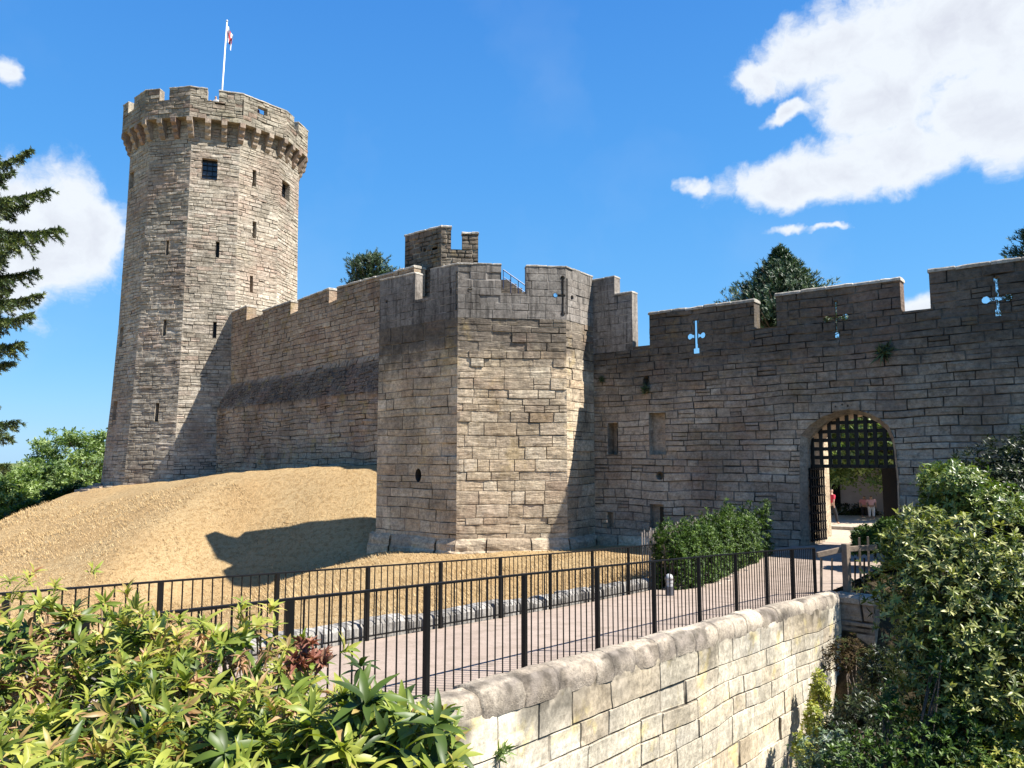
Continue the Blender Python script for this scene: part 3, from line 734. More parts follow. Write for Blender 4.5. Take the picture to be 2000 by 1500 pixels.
Wg.obj('wall', M['gate'], gate)
Wn = WallMesh()
for p, dp in niches: add_reveals(Wn, [p], fmG0, dp, back=Wn, r=.3)
Wn.obj('wall_recess', M['gate'], gate, smooth=False)
sl = []
for x0, y0, x1, y1 in ((1193,836,1205,885), (1283,990,1295,1030)):   # extents of the black sheets painted as dark slots in two recesses
    a, z1 = g(x0, y0); b, z0 = g(x1, y1); s_ = MB(); 
    pts = [fmG0(np.array([u]), np.array([z]), np.array([dd]))[0] for u in (a, b) for z in (z0, z1) for dd in (-.02, -.45)]
    s_.add(pts, [(0,1,3,2),(4,6,7,5),(0,4,5,1),(2,3,7,6),(0,2,6,4),(1,5,7,3)]); s_.V = [tuple(v) for v in s_.V]
    sl.append((a, b, z0, z1))
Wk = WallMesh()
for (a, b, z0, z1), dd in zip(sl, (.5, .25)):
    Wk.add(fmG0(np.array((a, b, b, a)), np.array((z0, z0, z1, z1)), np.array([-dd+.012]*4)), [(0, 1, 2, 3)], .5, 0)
Wk.obj('slot_dark_sheet', M['iron'], gate, smooth=False)  # flat black sheets standing in for the unlit depth of the slots
copings(fmG0, [m1, m2, m3], TP, M['coping'], gate, h=.10, over=.04, seed=31)
# portcullis
mb = MB(); pu0, pu1 = inner[2][0], inner[-3][0]; zb = g(1660, 911)[1]; 
def arch_top(u):
    pts = inner[2:-2]
    for (a, za), (b, zb_) in zip(pts[:-1], pts[1:]):
        if min(a, b) <= u <= max(a, b) and abs(b-a) > 1e-6: return za+(zb_-za)*(u-a)/(b-a)
    return pts[0][1]
def gp(u, z, d): return fmG0(np.array([u]), np.array([z]), np.array([d]))[0]
pitch = .305; nb = int((pu1-pu0)/pitch)
for i in range(nb+1):
    u = pu0+.09+i*(pu1-pu0-.18)/nb; zt2 = arch_top(u)+.05; mb.beam(gp(u, zb-.05, -.62), gp(u, zt2, -.62), .125, .05, up=(*nG, 0))
zi = zb
while zi < max(a[1] for a in inner):
    us_ = [pu0+(pu1-pu0)*k/200 for k in range(201)]; ok = [u for u in us_ if arch_top(u) > zi]
    if ok: mb.beam(gp(ok[0]-.03, zi, -.66), gp(ok[-1]+.03, zi, -.66), .05, .125)
    zi += .30
mb.obj('portcullis', M['iron'], gate, bevel=.006)
# open gate leaves
lf = MB(); za_, zb2 = g(1575, 1060)[1], g(1575, 914)[1]
u0 = pu0-.02; nu = 5
for k in range(6):
    dd = -.45-.0*k; 
hinge = gp(pu0+.03, 0, -.35); leafdir = Vector((-nG[0], -nG[1], 0))
hd = Vector((dG[0], dG[1], 0)); ldir = (leafdir*.99+hd*.10).normalized()
hb = Vector(tuple(hinge)); 
for k in range(7):
    p = hb+ldir*(.05+.19*k); lf.beam((p.x, p.y, za_), (p.x, p.y, zb2), .05, .05)
for k in range(9):
    z = za_+.05+(zb2-za_-.1)*k/8; a = hb; b = hb+ldir*1.25; lf.beam((a.x, a.y, z), (b.x, b.y, z), .05, .06)
lf.obj('gate_leaf', M['door'], gate)
lf = MB(); hb = Vector(tuple(gp(pu1-.02, 0, -.8))); ldir = (leafdir*.80-hd*.6).normalized()
zt3 = zb
for k in range(8):
    p0 = hb+ldir*(.17*k); p1 = hb+ldir*(.17*k+.165); z0_ = za_-.1
    lf.add([(p0.x, p0.y, z0_), (p1.x, p1.y, z0_), (p1.x, p1.y, zt3), (p0.x, p0.y, zt3), (p0.x+.05, p0.y+.05, z0_), (p1.x+.05, p1.y+.05, z0_), (p1.x+.05, p1.y+.05, zt3), (p0.x+.05, p0.y+.05, zt3)], [(0,1,2,3),(4,7,6,5),(0,4,5,1),(1,5,6,2),(2,6,7,3),(3,7,4,0)])
lf.obj('gate_leaf', M['door'], gate)

# ================================================================== ROUND TOWER (twelve sided)
TC = P(417, 560, 60.5)[:2]; toCam = math.degrees(math.atan2(-TC[0], -TC[1]))
PHI0 = 13.0
prof = [(-4, 7.35), (-2, 7.2), (4, 6.8), (10, 6.55), (18, 6.4), (30, 6.3)]
def Rz(z): return np.interp(z, [p[0] for p in prof], [p[1] for p in prof])
corner_az = [toCam-(PHI0+30*k) for k in range(12)]
YN = TC[1]-6.9*.93
def zat(px, py, Y): r_ = ray(px, py); return float(r_[2]/r_[1]*Y)
zpb = zat(410, 233, YN); zpt = zat(412, 176, YN); zpc = zat(415, 198, YN)
tower = thing('round_tower', (*TC, -2.0), 'tall many sided stone tower with projecting battlements standing on the grass mound', 'tower')
def face_map(k, Rf):
    a0, a1 = corner_az[k], corner_az[k-1]              # k-1 is the left neighbour in the picture
    e0, e1 = az2(corner_az[k-1+0]), az2(corner_az[k]); mid = az2((corner_az[k-1]+(corner_az[k] if corner_az[k] <= corner_az[k-1] else corner_az[k]-360))/2)
    def fm(u, v, w):
        u = np.asarray(u); r = Rf(np.asarray(v)); t = (u+1)/2
        p = (e0[None, :]*(1-t)[:, None]+e1[None, :]*t[:, None])*r[:, None]+TC[None, :]+mid[None, :]*np.asarray(w)[:, None]
        return np.column_stack((p, v))
    return fm, e0, e1, mid
corner_az = [toCam+180-180-(PHI0+30*(k)) for k in range(12)]
def tpx(k, px, py, Rf=Rz):
    fm, e0, e1, mid = face_map(k, Rf); r = ray(px, py); z = 10.0
    for _ in range(12):
        ap = Rf(z)*math.cos(R(15)); t = (TC @ mid+ap)/(r[:2] @ mid); z = r[2]*t
    q = (r*t)[:2]-TC; e = (e1-e0); e = e/np.linalg.norm(e); hw = Rf(z)*math.sin(R(15))
    return float(q @ e/hw), float(z)
HW = 1.8                          # half face width in metres for the block layout
# slit windows (face index 0 is between the corners at -17 and 13 degrees)
slits = {0: [(425,487,3,16,.4),(419.5,644,3,16,.4)], 1: [(497,348,3,17,.4),(497,449,3,17,.4),(491,555,2.6,17,.4)], 11: [(327,484,2.2,14,.4),(321.5,640,2.2,16,.4),(306.5,805,2.4,18,.4)], 10: [(237,658,1.5,18,.3),(224,802,1.5,18,.3)], 2: []}
wins = {0: [(409.5, 330, 14.5, 22)], 2: [(558, 372, 7, 22)], 10: [(257,352,3,14)]}
Wt = WallMesh(); Ws = []; 
for k in range(12):
    fm, e0, e1, mid = face_map(k, Rz); fm2 = (lambda f: (lambda u, v, w: f(np.asarray(u)/HW, v, w)))(fm)
    vis = mid @ (-TC/np.linalg.norm(TC)) > -.15
    if not vis:
        zs = np.linspace(-4, zpb+.1, 20)
        for z0, z1 in zip(zs[:-1], zs[1:]): Wt.add(fm(np.array((-1., 1, 1, -1)), np.array((z0, z0, z1, z1)), np.zeros(4)), [(0, 1, 2, 3)], .5, 0)
        continue
    hl = []
    for (x, y, hw, hh, dp) in slits.get(k, []):
        (a, z1), (b, z0) = tpx(k, x-hw, y-hh), tpx(k, x+hw, y+hh); hl.append((rect(a*HW, z0, b*HW, z1), dp, 's'))
    for (x, y, hw, hh) in wins.get(k, []):
        (a, z1), (b, z0) = tpx(k, x-hw, y-hh), tpx(k, x+hw, y+hh); hl.append((rect(a*HW, z0, b*HW, z1), .45, 'w'))
    A, Fs = wall_sheet(-HW, HW, -4, zpb+.1, 100+k, holes=[h[0] for h in hl], rh=(.2,.35), bw=(.45,1.2), g=.009, e=.018, jd=.03, amp=.012, sub=.2, rough=.016, strata=.018, warp=.03, split=.3, bulge=.003)
    Wt.sheet(A, Fs, fm2)
    for h, dp, typ in hl:
        Ws.append((h, dp, typ, fm2, k))
Wt.obj('wall', M['tower'], tower)
for h, dp, typ, fm2, k in Ws:
    W1 = WallMesh(); add_reveals(W1, [h], fm2, dp)
    o = W1.obj('window' if typ == 'w' else 'arrow_slit', M['tower'], tower, smooth=False)
    u = [p[0] for p in h]; v = [p[1] for p in h]
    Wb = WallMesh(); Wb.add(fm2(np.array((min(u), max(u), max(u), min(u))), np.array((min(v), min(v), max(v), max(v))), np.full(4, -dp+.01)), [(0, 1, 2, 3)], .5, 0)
    if typ == 's': Wb.obj('slit_dark_sheet', M['iron'], o, smooth=False)  # black sheet in place of the darkness inside the slit
    else:
        glass = plain_mat('window_glass', (.03,.035,.045), .15, var=.1, spec=.6) if 'glass' not in M else M['glass']; M['glass'] = glass
        Wb.obj('pane', glass, o, smooth=False)
        mb = MB(); f1 = lambda a, b: fm2(np.array([a]), np.array([b]), np.array([-dp+.05]))[0]
        for q in range(4): a = min(u)+(max(u)-min(u))*q/3; mb.beam(f1(a, min(v)), f1(a, max(v)), .05, .05)
        for q in range(5): b = min(v)+(max(v)-min(v))*q/4; mb.beam(f1(min(u), b), f1(max(u), b), .05, .05)
        mb.obj('window_grille', M['iron'], o)
# parapet
RP = 6.98
Rp = lambda z: np.full_like(np.asarray(z, float), RP) if np.ndim(z) else RP
Wr = WallMesh(); hwP = RP*math.sin(R(15)); Rpi = lambda z: np.full_like(np.asarray(z, float), RP-.5)
cren = {0: (404, 427), 11: (311, 330), 1: (504, 523), 2: (575, 584), 10: (251, 262)}
for k in range(12):
    fm, e0, e1, mid = face_map(k, Rp); f2 = (lambda f: (lambda u, v, w: f(np.asarray(u)/hwP, v, w)))(fm)
    fmi, *_ = face_map(k, lambda z: Rpi(z)); f2i = (lambda f: (lambda u, v, w: f(np.asarray(u)/hwP, v, w)))(fmi)
    if k in cren:
        a, b = tpx(k, cren[k][0], 205, lambda z: RP)[0]*hwP, tpx(k, cren[k][1], 205, lambda z: RP)[0]*hwP
        if b-a > 1.6 or b < a: a, b = -.42, .42
    else: a, b = -.42, .42
    a = max(a, -1.3); b = min(b, 1.3)
    sheets_cut = [rect(a, zpc, b, zpt+.5)]
    if k == 1: sheets_cut = [rect(a, zpc-.12, b, zpt-.42)]
    xtra = []
    if k == 0: xtra = [rect(hwP-.09, zpc-.75, hwP-.02, zpc+.45)]
    if k == 2: xtra = [rect(-.25, zpc-.4, -.18, zpc+.6)]
    A, Fs = wall_sheet(-hwP, hwP, zpb, zpt, 150+k, holes=sheets_cut+xtra, rh=(.24,.36), bw=(.4,1.1), g=.01, e=.02, jd=.03, amp=.015, sub=.25, rough=.02, strata=.02, warp=.03, split=.25, bulge=.004)
    Wr.sheet(A, Fs, f2)
    A, Fs = cut_faces(*grid_sheet(-hwP, hwP, zpb, zpt, 0), sheets_cut); Wr.sheet(A, [f[::-1] for f in Fs], f2i)
    segs = [(-hwP, zpt, a, zpt), (a, zpt, a, zpc), (a, zpc, b, zpc), (b, zpc, b, zpt), (b, zpt, hwP, zpt)]
    if k == 1: segs = [(-hwP, zpt, hwP, zpt), (a, zpt-.42, a, zpc-.12), (a, zpc-.12, b, zpc-.12), (b, zpc-.12, b, zpt-.42), (b, zpt-.42, a, zpt-.42)]
    for (ua, za, ub, zb_) in segs:
        o_ = f2(np.array((ua, ub)), np.array((za, zb_)), np.zeros(2)); i_ = f2i(np.array((ua, ub)), np.array((za, zb_)), np.zeros(2))
        Wr.add(np.array((o_[0], o_[1], i_[1], i_[0])), [(0, 1, 2, 3)], .7, 0)
    # underside between parapet and wall
    o_ = f2(np.array((-hwP, hwP)), np.array((zpb, zpb)), np.zeros(2)); ii = face_map(k, Rz)[0](np.array((-1., 1)), np.array((zpb, zpb)), np.zeros(2)-.3)
    Wr.add(np.array((o_[0], o_[1], ii[1], ii[0])), [(0, 3, 2, 1)], .3, 0)
    segl = [(-hwP, zpt, a, zpt), (b, zpt, hwP, zpt)] if k != 1 else [(-hwP, zpt, hwP, zpt)]
    copings(f2, segl, .5, M['coping'], tower, h=.07, over=.03, seed=60+k)
Wr.obj('parapet', M['tower_top'], tower)
dk = MB(); pts = [(*(TC+az2(a)*(RP-.3)), zpc-.95) for a in corner_az]; dk.add(pts, [tuple(range(12))]); dk.obj('roof_deck', M['coping'], tower)
# corbels: stepped brackets
for k in range(12):
    fmw = face_map(k, Rz)[0]; e0, e1, mid = face_map(k, Rz)[1:]
    if mid @ (-TC/np.linalg.norm(TC)) < -.35: continue
    for t in (-.97, -.34, .33):
        rng = random.Random(k*10+int(t*10)); out_ = RP*math.cos(R(15))-Rz(zpb)*math.cos(R(15))
        nrm = mid if t > -.9 else (e0)
        tg = np.array((e1-e0)); tg = tg/np.linalg.norm(tg)
        if t < -.9: tg = np.array((-nrm[1], nrm[0])); 
        base = fmw(np.array([t if t > -.9 else -1.]), np.array([zpb]), np.array([0.]))[0][:2]
        pr = [(-.2, 0), (out_+.04, 0), (out_+.04, -.32), (out_*.9, -.42), (out_*.72, -.48), (out_*.68, -.72), (out_*.55, -.84), (out_*.4, -.9), (out_*.36, -1.12), (out_*.15, -1.3), (-.2, -1.42)]
        hw = .19; V = []; 
        for sgn in (-1, 1):
            for (o_, h) in pr: q = base+nrm*o_+tg*hw*sgn; V.append((q[0], q[1], zpb+h+.002))
        n = len(pr); Fc = [tuple(range(n)), tuple(range(n, 2*n))[::-1]]+[(i, i+n, (i+1) % n+n, (i+1) % n) for i in range(n)]
        Wc = WallMesh(); Wc.add(V, Fc, rng.random(), 0); Wc.obj('corbel', M['corbel'], tower, smooth=False)
# low rocky footing of the tower
Wf = WallMesh(); rng = random.Random(12)
for k in (9, 10, 11, 0):
    fm = face_map(k, Rz)[0]; e0, e1, mid = face_map(k, Rz)[1:]
    for j in range(14):
        t = rng.uniform(-1, 1); o_ = rng.uniform(.0, 1.3); p = fm(np.array([t]), np.array([-1.9]), np.array([o_]))[0]; sz = (rng.uniform(.5, 1.4), rng.uniform(.4, .8), rng.uniform(.18, .4))
        b = MB().box((0, 0, 0), sz); ang = math.atan2(e1[1]-e0[1], e1[0]-e0[0])+rng.uniform(-.15, .15); m_ = Matrix.Rotation(ang, 3, 'Z')
        Wf.add([tuple((m_ @ Vector(v)*(1+rng.uniform(-.1, .1)))+Vector((p[0], p[1], -1.75-o_*.35))) for v in b.V], b.F, rng.random(), 0)
Wf.obj('footing', M['tower'], tower, smooth=False)
# flagpole and flag
def PY(px, py, Y): r_ = ray(px, py); return r_*(Y/r_[1])
fb = PY(433, 176, TC[1]-1); ft = PY(443.5, 42, TC[1]-1); fbz = zpc-.95
base = Vector((float(fb[0])-.12, float(fb[1]), fbz))
fpole = thing('flagpole', base, 'white flagpole with a limp red and white flag on top of the tall tower', 'flagpole')
MB().tube([base, Vector((float(ft[0]), float(fb[1]), float(ft[2])))], [.085, .05], 10).tube([(float(ft[0]), float(fb[1]), float(ft[2])), (float(ft[0]), float(fb[1]), float(ft[2])+.12)], [.09, .05], 10).obj('pole', M['white'], fpole, smooth=True)
m, nt, o = newmat('flag_cloth')
co = N(nt, 'ShaderNodeUVMap'); sp = N(nt, 'ShaderNodeSeparateXYZ', inp={0: co.outputs[0]})
cx_ = math_(nt, 'LESS_THAN', math_(nt, 'ABSOLUTE', math_(nt, 'SUBTRACT', sp.outputs[0], .5)), .07); cy_ = math_(nt, 'LESS_THAN', math_(nt, 'ABSOLUTE', math_(nt, 'SUBTRACT', sp.outputs[1], .5)), .11)
c = mixc(nt, math_(nt, 'MAXIMUM', cx_, cy_), (.8, .78, .78), (.5, .02, .03))
b = N(nt, 'ShaderNodeBsdfPrincipled', inp={'Base Color': c, 'Roughness': .8}); nt.links.new(b.outputs[0], o.inputs[0])
me = bpy.data.meshes.new('flag'); nu, nv = 18, 14; V = []; Fs = []; 
tp = Vector((float(ft[0]), float(fb[1]), float(ft[2])-.35))
for j in range(nv+1):
    for i in range(nu+1):
        s = i/nu; t = j/nv
        x = .06+.52*s+.05*math.sin(s*9+t*2)*s; y = .16*math.sin(s*11+t*1.5)*s; z = -1.15*t-.95*s**1.1+.05*math.sin(s*8+t*3)
        x *= (1-.25*t)*(1 if t < .8 else 1); V.append(tp+Vector((x, y, z)))
for j in range(nv):
    for i in range(nu): p = j*(nu+1)+i; Fs.append((p, p+1, p+nu+2, p+nu+1))
me.from_pydata([tuple(v) for v in V], [], Fs); uvl = me.uv_layers.new(name='UVMap')
for lp in me.loops: vi = lp.vertex_index; uvl.data[lp.index].uv = ((vi % (nu+1))/nu, 1-(vi//(nu+1))/nv)
link('flag', me, m, fpole, smooth=True)

# ================================================================== CURTAIN WALL between tower and turret
J = P(441, 700, 55.0)[:2]; K = P(742, 640, 40.8)[:2]
dC = (K-J)/np.linalg.norm(K-J); nC = np.array((dC[1], -dC[0])); nC = nC if nC @ (-J) > 0 else -nC
lenC = float(np.linalg.norm(K-J)); pC = plane_px(J, dC, nC)
curtain = thing('curtain_wall', (*((J+K)/2), -1.0), 'shaded stone wall with stepped battlements running from the tall tower to the angular turret', 'castle wall')
mer = [((445, 615), (482, 598)), ((513, 608), (568, 589)), ((582, 588), (643, 565)), ((658, 563), (741, 539))]
crz = [((482, 626), (513, 614)), ((568, 614), (582, 607)), ((643, 592), (658, 585))]
outc = []; msegs = []
for i, (p, q) in enumerate(mer):
    a, b = pC(*p), pC(*q)
    if i == 0: a = (0, a[1])
    if i == 3: b = (lenC+3, b[1]-.1)
    outc += [a, b]; msegs.append((a[0], a[1], b[0], b[1]))
    if i < 3: c1, c2 = pC(*crz[i][0]), pC(*crz[i][1]); outc += [(b[0], c1[1]), (c2[0], c2[1])]
oc = []
for i, p in enumerate(outc):
    if i % 4 == 0 and i > 0: oc.append((outc[i-1][0], p[1]))
    else: oc.append(p)
for i in range(4): msegs[i] = (oc[4*i][0], oc[4*i][1], oc[4*i+1][0], oc[4*i+1][1]) if 4*i+1 < len(oc) else msegs[i]
c1 = pC(548, 632)
W, fmC = build_wall(J, dC, nC, 0, lenC+3, 3.0, oc, 41, thick=.7, rh=(.22,.36), bw=(.4,1.0), g=.008, e=.016, jd=.03, amp=.013, sub=.16, rough=.018, strata=.012, warp=.03, split=.25, bulge=.004)
zbt0, zbt1 = pC(455, 752)[1], pC(735, 692)[1]
OFF = .8
fml = lambda u, v, w: fmC(u, v, np.asarray(w)+OFF)
zlo = 3.55
Ul = -3.0
A, Fs = wall_sheet(Ul, lenC+3, -4, zlo, 42, rh=(.2,.34), bw=(.5,1.2), g=.008, e=.016, jd=.03, amp=.02, sub=.18, rough=.025, strata=.03, warp=.05, split=.25, bulge=.004)
W.sheet(A, Fs, fml)
SLn = math.hypot(OFF, zbt0-zlo)        # sloping weathered top of the thicker lower wall
A, Fs = wall_sheet(Ul, lenC+3, 0, SLn, 43, rh=(.15,.26), bw=(.25,.7), g=.010, e=.02, jd=.03, amp=.018, sub=.14, rough=.022, strata=.01, warp=.04, split=.2)
def fslope(u, v, w):
    u = np.asarray(u); t = np.asarray(v)/SLn; zt_s = zbt0+(zbt1-zbt0)*np.clip(u, 0, None)/lenC
    return fmC(u, zlo+(zt_s-zlo)*t+np.asarray(w)*.6, OFF*(1-t)+np.asarray(w)*.8+.02)
W.sheet(A, Fs, fslope)
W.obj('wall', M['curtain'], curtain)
copings(fmC, msegs, .7, M['coping'], curtain, h=.10, over=.04, seed=44)

# ================================================================== STAIR TURRET behind the bastion, steps and hand rail
T0 = P(862, 480, 39)[:2]
stair = thing('stair_turret', (*T0, 0), 'small square stone lookout with two merlons rising behind the angular turret', 'turret')
sL = -meet(T0, dL, 791, 480); sR = meet(T0, dF, 934, 480)
pTL = plane_px(T0-dL*sL, dL, nL); pTR = plane_px(T0, dF, nF)
zt1 = pTL(862, 443)[1]; kwS = dict(rh=(.2,.3), bw=(.3,.7), g=.012, e=.03, jd=.04, amp=.015, sub=.2, rough=.015, strata=.01, warp=.03)
cc = pTL(829, 488)
W, f1 = build_wall(T0-dL*sL, dL, nL, 0, sL, -2, [(0, zt1), (sL, zt1)], 51, holes=[circle(cc[0], cc[1], .1, 7)], thick=.45, **kwS)
ua, ub = pTR(881, 470)[0], pTR(903, 470)[0]; zc_ = pTR(890, 487)[1]; zr2 = pTR(918, 456)[1]
W, f2_ = build_wall(T0, dF, nF, 0, sR, -2, [(0, zt1), (ua, zt1), (ua, zc_), (ub, zc_), (ub, zr2), (sR, zr2)], 52, thick=.4, W=W, **kwS)
W.quad([(*(T0+dF*sR), -2), (*(T0+dF*sR-nF*2), -2), (*(T0+dF*sR-nF*2), zc_), (*(T0+dF*sR), zc_)])
W.obj('wall', M['bastion'], stair)
copings(f1, [(0, zt1, sL, zt1)], .45, M['coping'], stair, h=.09, over=.05, seed=5); copings(f2_, [(0, zt1, ua, zt1), (ub, zr2, sR, zr2)], .4, M['coping'], stair, h=.09, over=.04, seed=6)
# link wall between lookout and curtain
rear = K-(G0-dG*.3); rl = float(np.linalg.norm(rear)); rd = -rear/rl; rn = np.array((rd[1], -rd[0])); rn = rn if rn @ (-K) > 0 else -rn
W, f3 = build_wall(K, rd, rn, 0, rl, -5, [(0, 8.6), (rl*.5, 8.0), (rl*.5, 6.6), (rl, 6.6)], 53, thick=.6, **kwS)
W.obj('wall', M['bastion'], stair)
steps = thing('stone_steps', P(1000, 565, 32.6), 'flight of pale stone steps seen through the gap in the turret battlements', 'steps')
mb = MB()
for i in range(4):
    p = P(990+11*i, 548+8*i, 32.6); mb.box((p[0]-.3, p[1]+.3, p[2]-.6), (.95, 1.0, 1.2))
mb.obj('tread', M['bastion'], steps, bevel=.02)
hr = thing('stair_handrail', P(1000, 565, 32.2), 'thin blue metal handrail sloping down beside the stone steps on the turret', 'handrail')
a, b = P(983, 527, 32.0), P(1027, 558, 32.0)
mb = MB().tube([a, b], .025, 6).tube([a-(0, 0, .3), b-(0, 0, .3)], .018, 6)
mb.obj('rail', M['blue'], hr)
for i in range(4):
    q = a+(b-a)*i/3; MB().tube([q-np.array((0, 0, .8)), q], .02, 6).obj('post', M['blue'], hr)

# ================================================================== BRIDGE: path, rails, walls
ft_tab = [(350,1193),(565,1175),(830,1146),(1000,1124),(1165,1106),(1275,1095),(1365,1089),(1435,1083),(1495,1077),(1547,1073),(1595,1070)]
bt_tab = [(40,1156),(312,1136),(540,1122),(718,1106),(860,1096),(978,1089),(1072,1082),(1155,1076),(1227,1069),(1285,1062)]
def ty(tab, x): return float(np.interp(x, [t[0] for t in tab], [t[1] for t in tab]))
BD = np.array((math.sin(math.atan(1150/1500)), math.cos(math.atan(1150/1500)))); BN = np.array((BD[1], -BD[0]))
def fpost(n):
    x = 2150-7774/(n+4.92); D = 1.35*(n+4.92)
    y = ty(ft_tab, x) if x > 350 else 1193+(350-x)*.1
    return P(x, y, D)
def bpost(n):
    x = 2150-12980/(n+7.07); D = 1.35*(n+7.07)
    y = ty(bt_tab, x) if x > 40 else 1156+(40-x)*.08
    return P(x, y, D)
FP = [fpost(n) for n in range(-1, 10)]; BP = [bpost(n) for n in range(-2, 9)]
fa, fb_ = FP[1], FP[-1]
O_b = np.array(fa[:2]); BD = (np.array(fb_[:2])-O_b); BD = BD/np.linalg.norm(BD); BN = np.array((BD[1], -BD[0]))
def along(p): return float((np.array(p[:2])-O_b) @ BD)
def perp(p): return float((np.array(p[:2])-O_b) @ BN)
fa_s = [along(p) for p in FP]; fz_s = [float(p[2]) for p in FP]
ba_s = [along(p) for p in BP]; bz_s = [float(p[2]) for p in BP]; bp_m = float(np.mean([perp(p) for p in BP]))
RH = 1.15
def ext(a, xs, zs):
    if a < xs[0]: return zs[0]+(a-xs[0])*(zs[2]-zs[0])/(xs[2]-xs[0])
    if a > xs[-1]: return zs[-1]+(a-xs[-1])*(zs[-1]-zs[-3])/(xs[-1]-xs[-3])*.3
    return float(np.interp(a, xs, zs))
pfz = np.poly1d(np.polyfit(fa_s, fz_s, 3)); pbz = np.poly1d(np.polyfit(ba_s, bz_s, 3))
def zf(a): a = max(a, fa_s[0]-2); return float(pfz(min(a, fa_s[-1])))-RH
def zb_(a): a = max(a, ba_s[0]-1); return float(pbz(min(a, ba_s[-1])))-RH
AEND = fa_s[-1]
def bw_(a, p): q = O_b+BD*a+BN*p; return q
def path_z(a, p):
    t = min(max(p/bp_m, 0), 1); return zf(a)*(1-t)+zb_(a)*t
def B3(a, p, z): q = bw_(a, p); return (float(q[0]), float(q[1]), float(z))
# path ribbon, then on to the gate and the court
V = []; Fs = []; na = 60
for i in range(na+1):
    a = -12+(AEND+.3+12)*i/na
    for j in range(7): p = bp_m*j/6-.0+(-.02 if j == 6 else 0); V.append(B3(a, p, path_z(a, p)+.0))
for i in range(na):
    for j in range(6): k = i*7+j; Fs.append((k, k+7, k+8, k+1))
gL, gR = gp(arch[2][0]-.3, 0, .3), gp(arch[-2][0]+.3, 0, .3); zgate = -2.92
gLb, gRb = gp(arch[2][0]-.0, 0, -TB-.1), gp(arch[-2][0], 0, -TB-.1)
pa, pb = bw_(AEND+.3, bp_m), bw_(AEND+.3, .0)
rows = 14; base = len(V)
for i in range(rows+1):
    t = i/rows; s = t*t*(3-2*t)
    l = np.array(pa)*(1-t)+np.array(gL[:2])*t; r_ = np.array(pb)*(1-t)+np.array(gR[:2])*t
    l = l+np.array((-.3, .4))*math.sin(t*math.pi)*.6
    for j in range(7):
        q = r_+(l-r_)*j/6; z0 = path_z(AEND+.3, bp_m*j/6); V.append((q[0], q[1], z0*(1-s)+zgate*s))
for i in range(rows):
    for j in range(6): k = base+i*7+j; Fs.append((k, k+7, k+8, k+1))
base = len(V); 
V += [(*gR[:2], zgate), (*gL[:2], zgate), (*gLb[:2], zgate-.02), (*gRb[:2], zgate-.02)]; Fs.append((base, base+1, base+2, base+3))
me = bpy.data.meshes.new('path'); me.from_pydata([tuple(float(c) for c in v) for v in V], [], Fs)
tag(link('path', me, M['path'], smooth=True), kind='structure')
# courtyard
cb = MB(); c0 = np.array(gLb[:2])+np.array((-.0, 0)); d_ = -nG
pts = [c0-dG*14, c0+dG*16, c0+dG*30+d_*60, c0-dG*20+d_*60]
cb.add([(*p, -3.0) for p in pts], [(0, 1, 2, 3)]); tag(cb.obj('courtyard', M['court']), kind='structure')

# rails
def railing(name, posts_a, p_off, zfun, label, nbar, bottom, end_ext=0):
    a0 = posts_a[0]; t = thing(name, B3(posts_a[len(posts_a)//2], p_off, zfun(posts_a[len(posts_a)//2])), label, 'railing', None)
    mb = MB()
    for a, b in zip(posts_a[:-1], posts_a[1:]): mb.beam(B3(a, p_off, zfun(a)+RH), B3(b, p_off, zfun(b)+RH), .052, .022)
    mb.obj('top_rail', M['iron'], t)
    if bottom:
        mb = MB()
        for a, b in zip(posts_a[:-1], posts_a[1:]): mb.beam(B3(a, p_off, zfun(a)+bottom), B3(b, p_off, zfun(b)+bottom), .04, .02)
        mb.obj('bottom_rail', M['iron'], t)
    for a in posts_a: MB().beam(B3(a, p_off, zfun(a)-.15), B3(a, p_off, zfun(a)+RH-.01), .055, .055, up=(BD[0], BD[1], 0)).obj('post', M['iron'], t)
    for a, b in zip(posts_a[:-1], posts_a[1:]):
        mb = MB()
        for i in range(1, nbar):
            q = a+(b-a)*i/nbar; lean = .006*math.sin(q*7.3)
            mb.tube([B3(q, p_off, zfun(q)+(bottom or -.12)), B3(q+lean, p_off, zfun(q)+RH-.01)], .0095, 6, caps=False)
        mb.obj('bar_panel', M['iron'], t)
    return t
fposts = [fa_s[1]+(AEND-fa_s[1])*(n)/9 for n in range(-3, 10)]
railing('metal_railing', fposts, -.02, lambda a: path_z(a, 0), 'black metal railing set behind the bridge parapet, nearer of the two', 12, 0)
bposts = [ba_s[0]+(ba_s[-1]-ba_s[0])*n/10 for n in range(-1, 11)]
railing('metal_railing', bposts, bp_m, lambda a: path_z(a, bp_m), 'black metal railing along the far edge of the path in front of the dry lawn', 12, .07)

# bridge parapet wall with rolled coping
pw = thing('bridge_wall', B3(AEND*.5, .4, -6), 'pale cream stone bridge wall with rounded coping in full sun', 'wall')
WP = .46
A, Fs = wall_sheet(-3, AEND+.35, -5.2, -.19, 71, rh=(.28,.46), bw=(.5,1.5), g=.005, e=.010, jd=.02, amp=.006, sub=.09, rough=.008, strata=.004, warp=.03, split=.06, bulge=.004)
def pmap(u, v, w):
    u = np.asarray(u); q = O_b[None, :]+np.outer(u, BD)+np.outer(WP+np.asarray(w)-0*u, BN)
    zt4 = np.array([path_z(min(a, AEND), 0) for a in u]); return np.column_stack((q, zt4+.06+np.asarray(v)))
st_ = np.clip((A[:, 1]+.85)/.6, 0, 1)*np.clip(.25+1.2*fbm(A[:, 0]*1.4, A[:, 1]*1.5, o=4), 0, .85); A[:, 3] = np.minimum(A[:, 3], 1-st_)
W = WallMesh(); W.sheet(A, Fs, pmap)
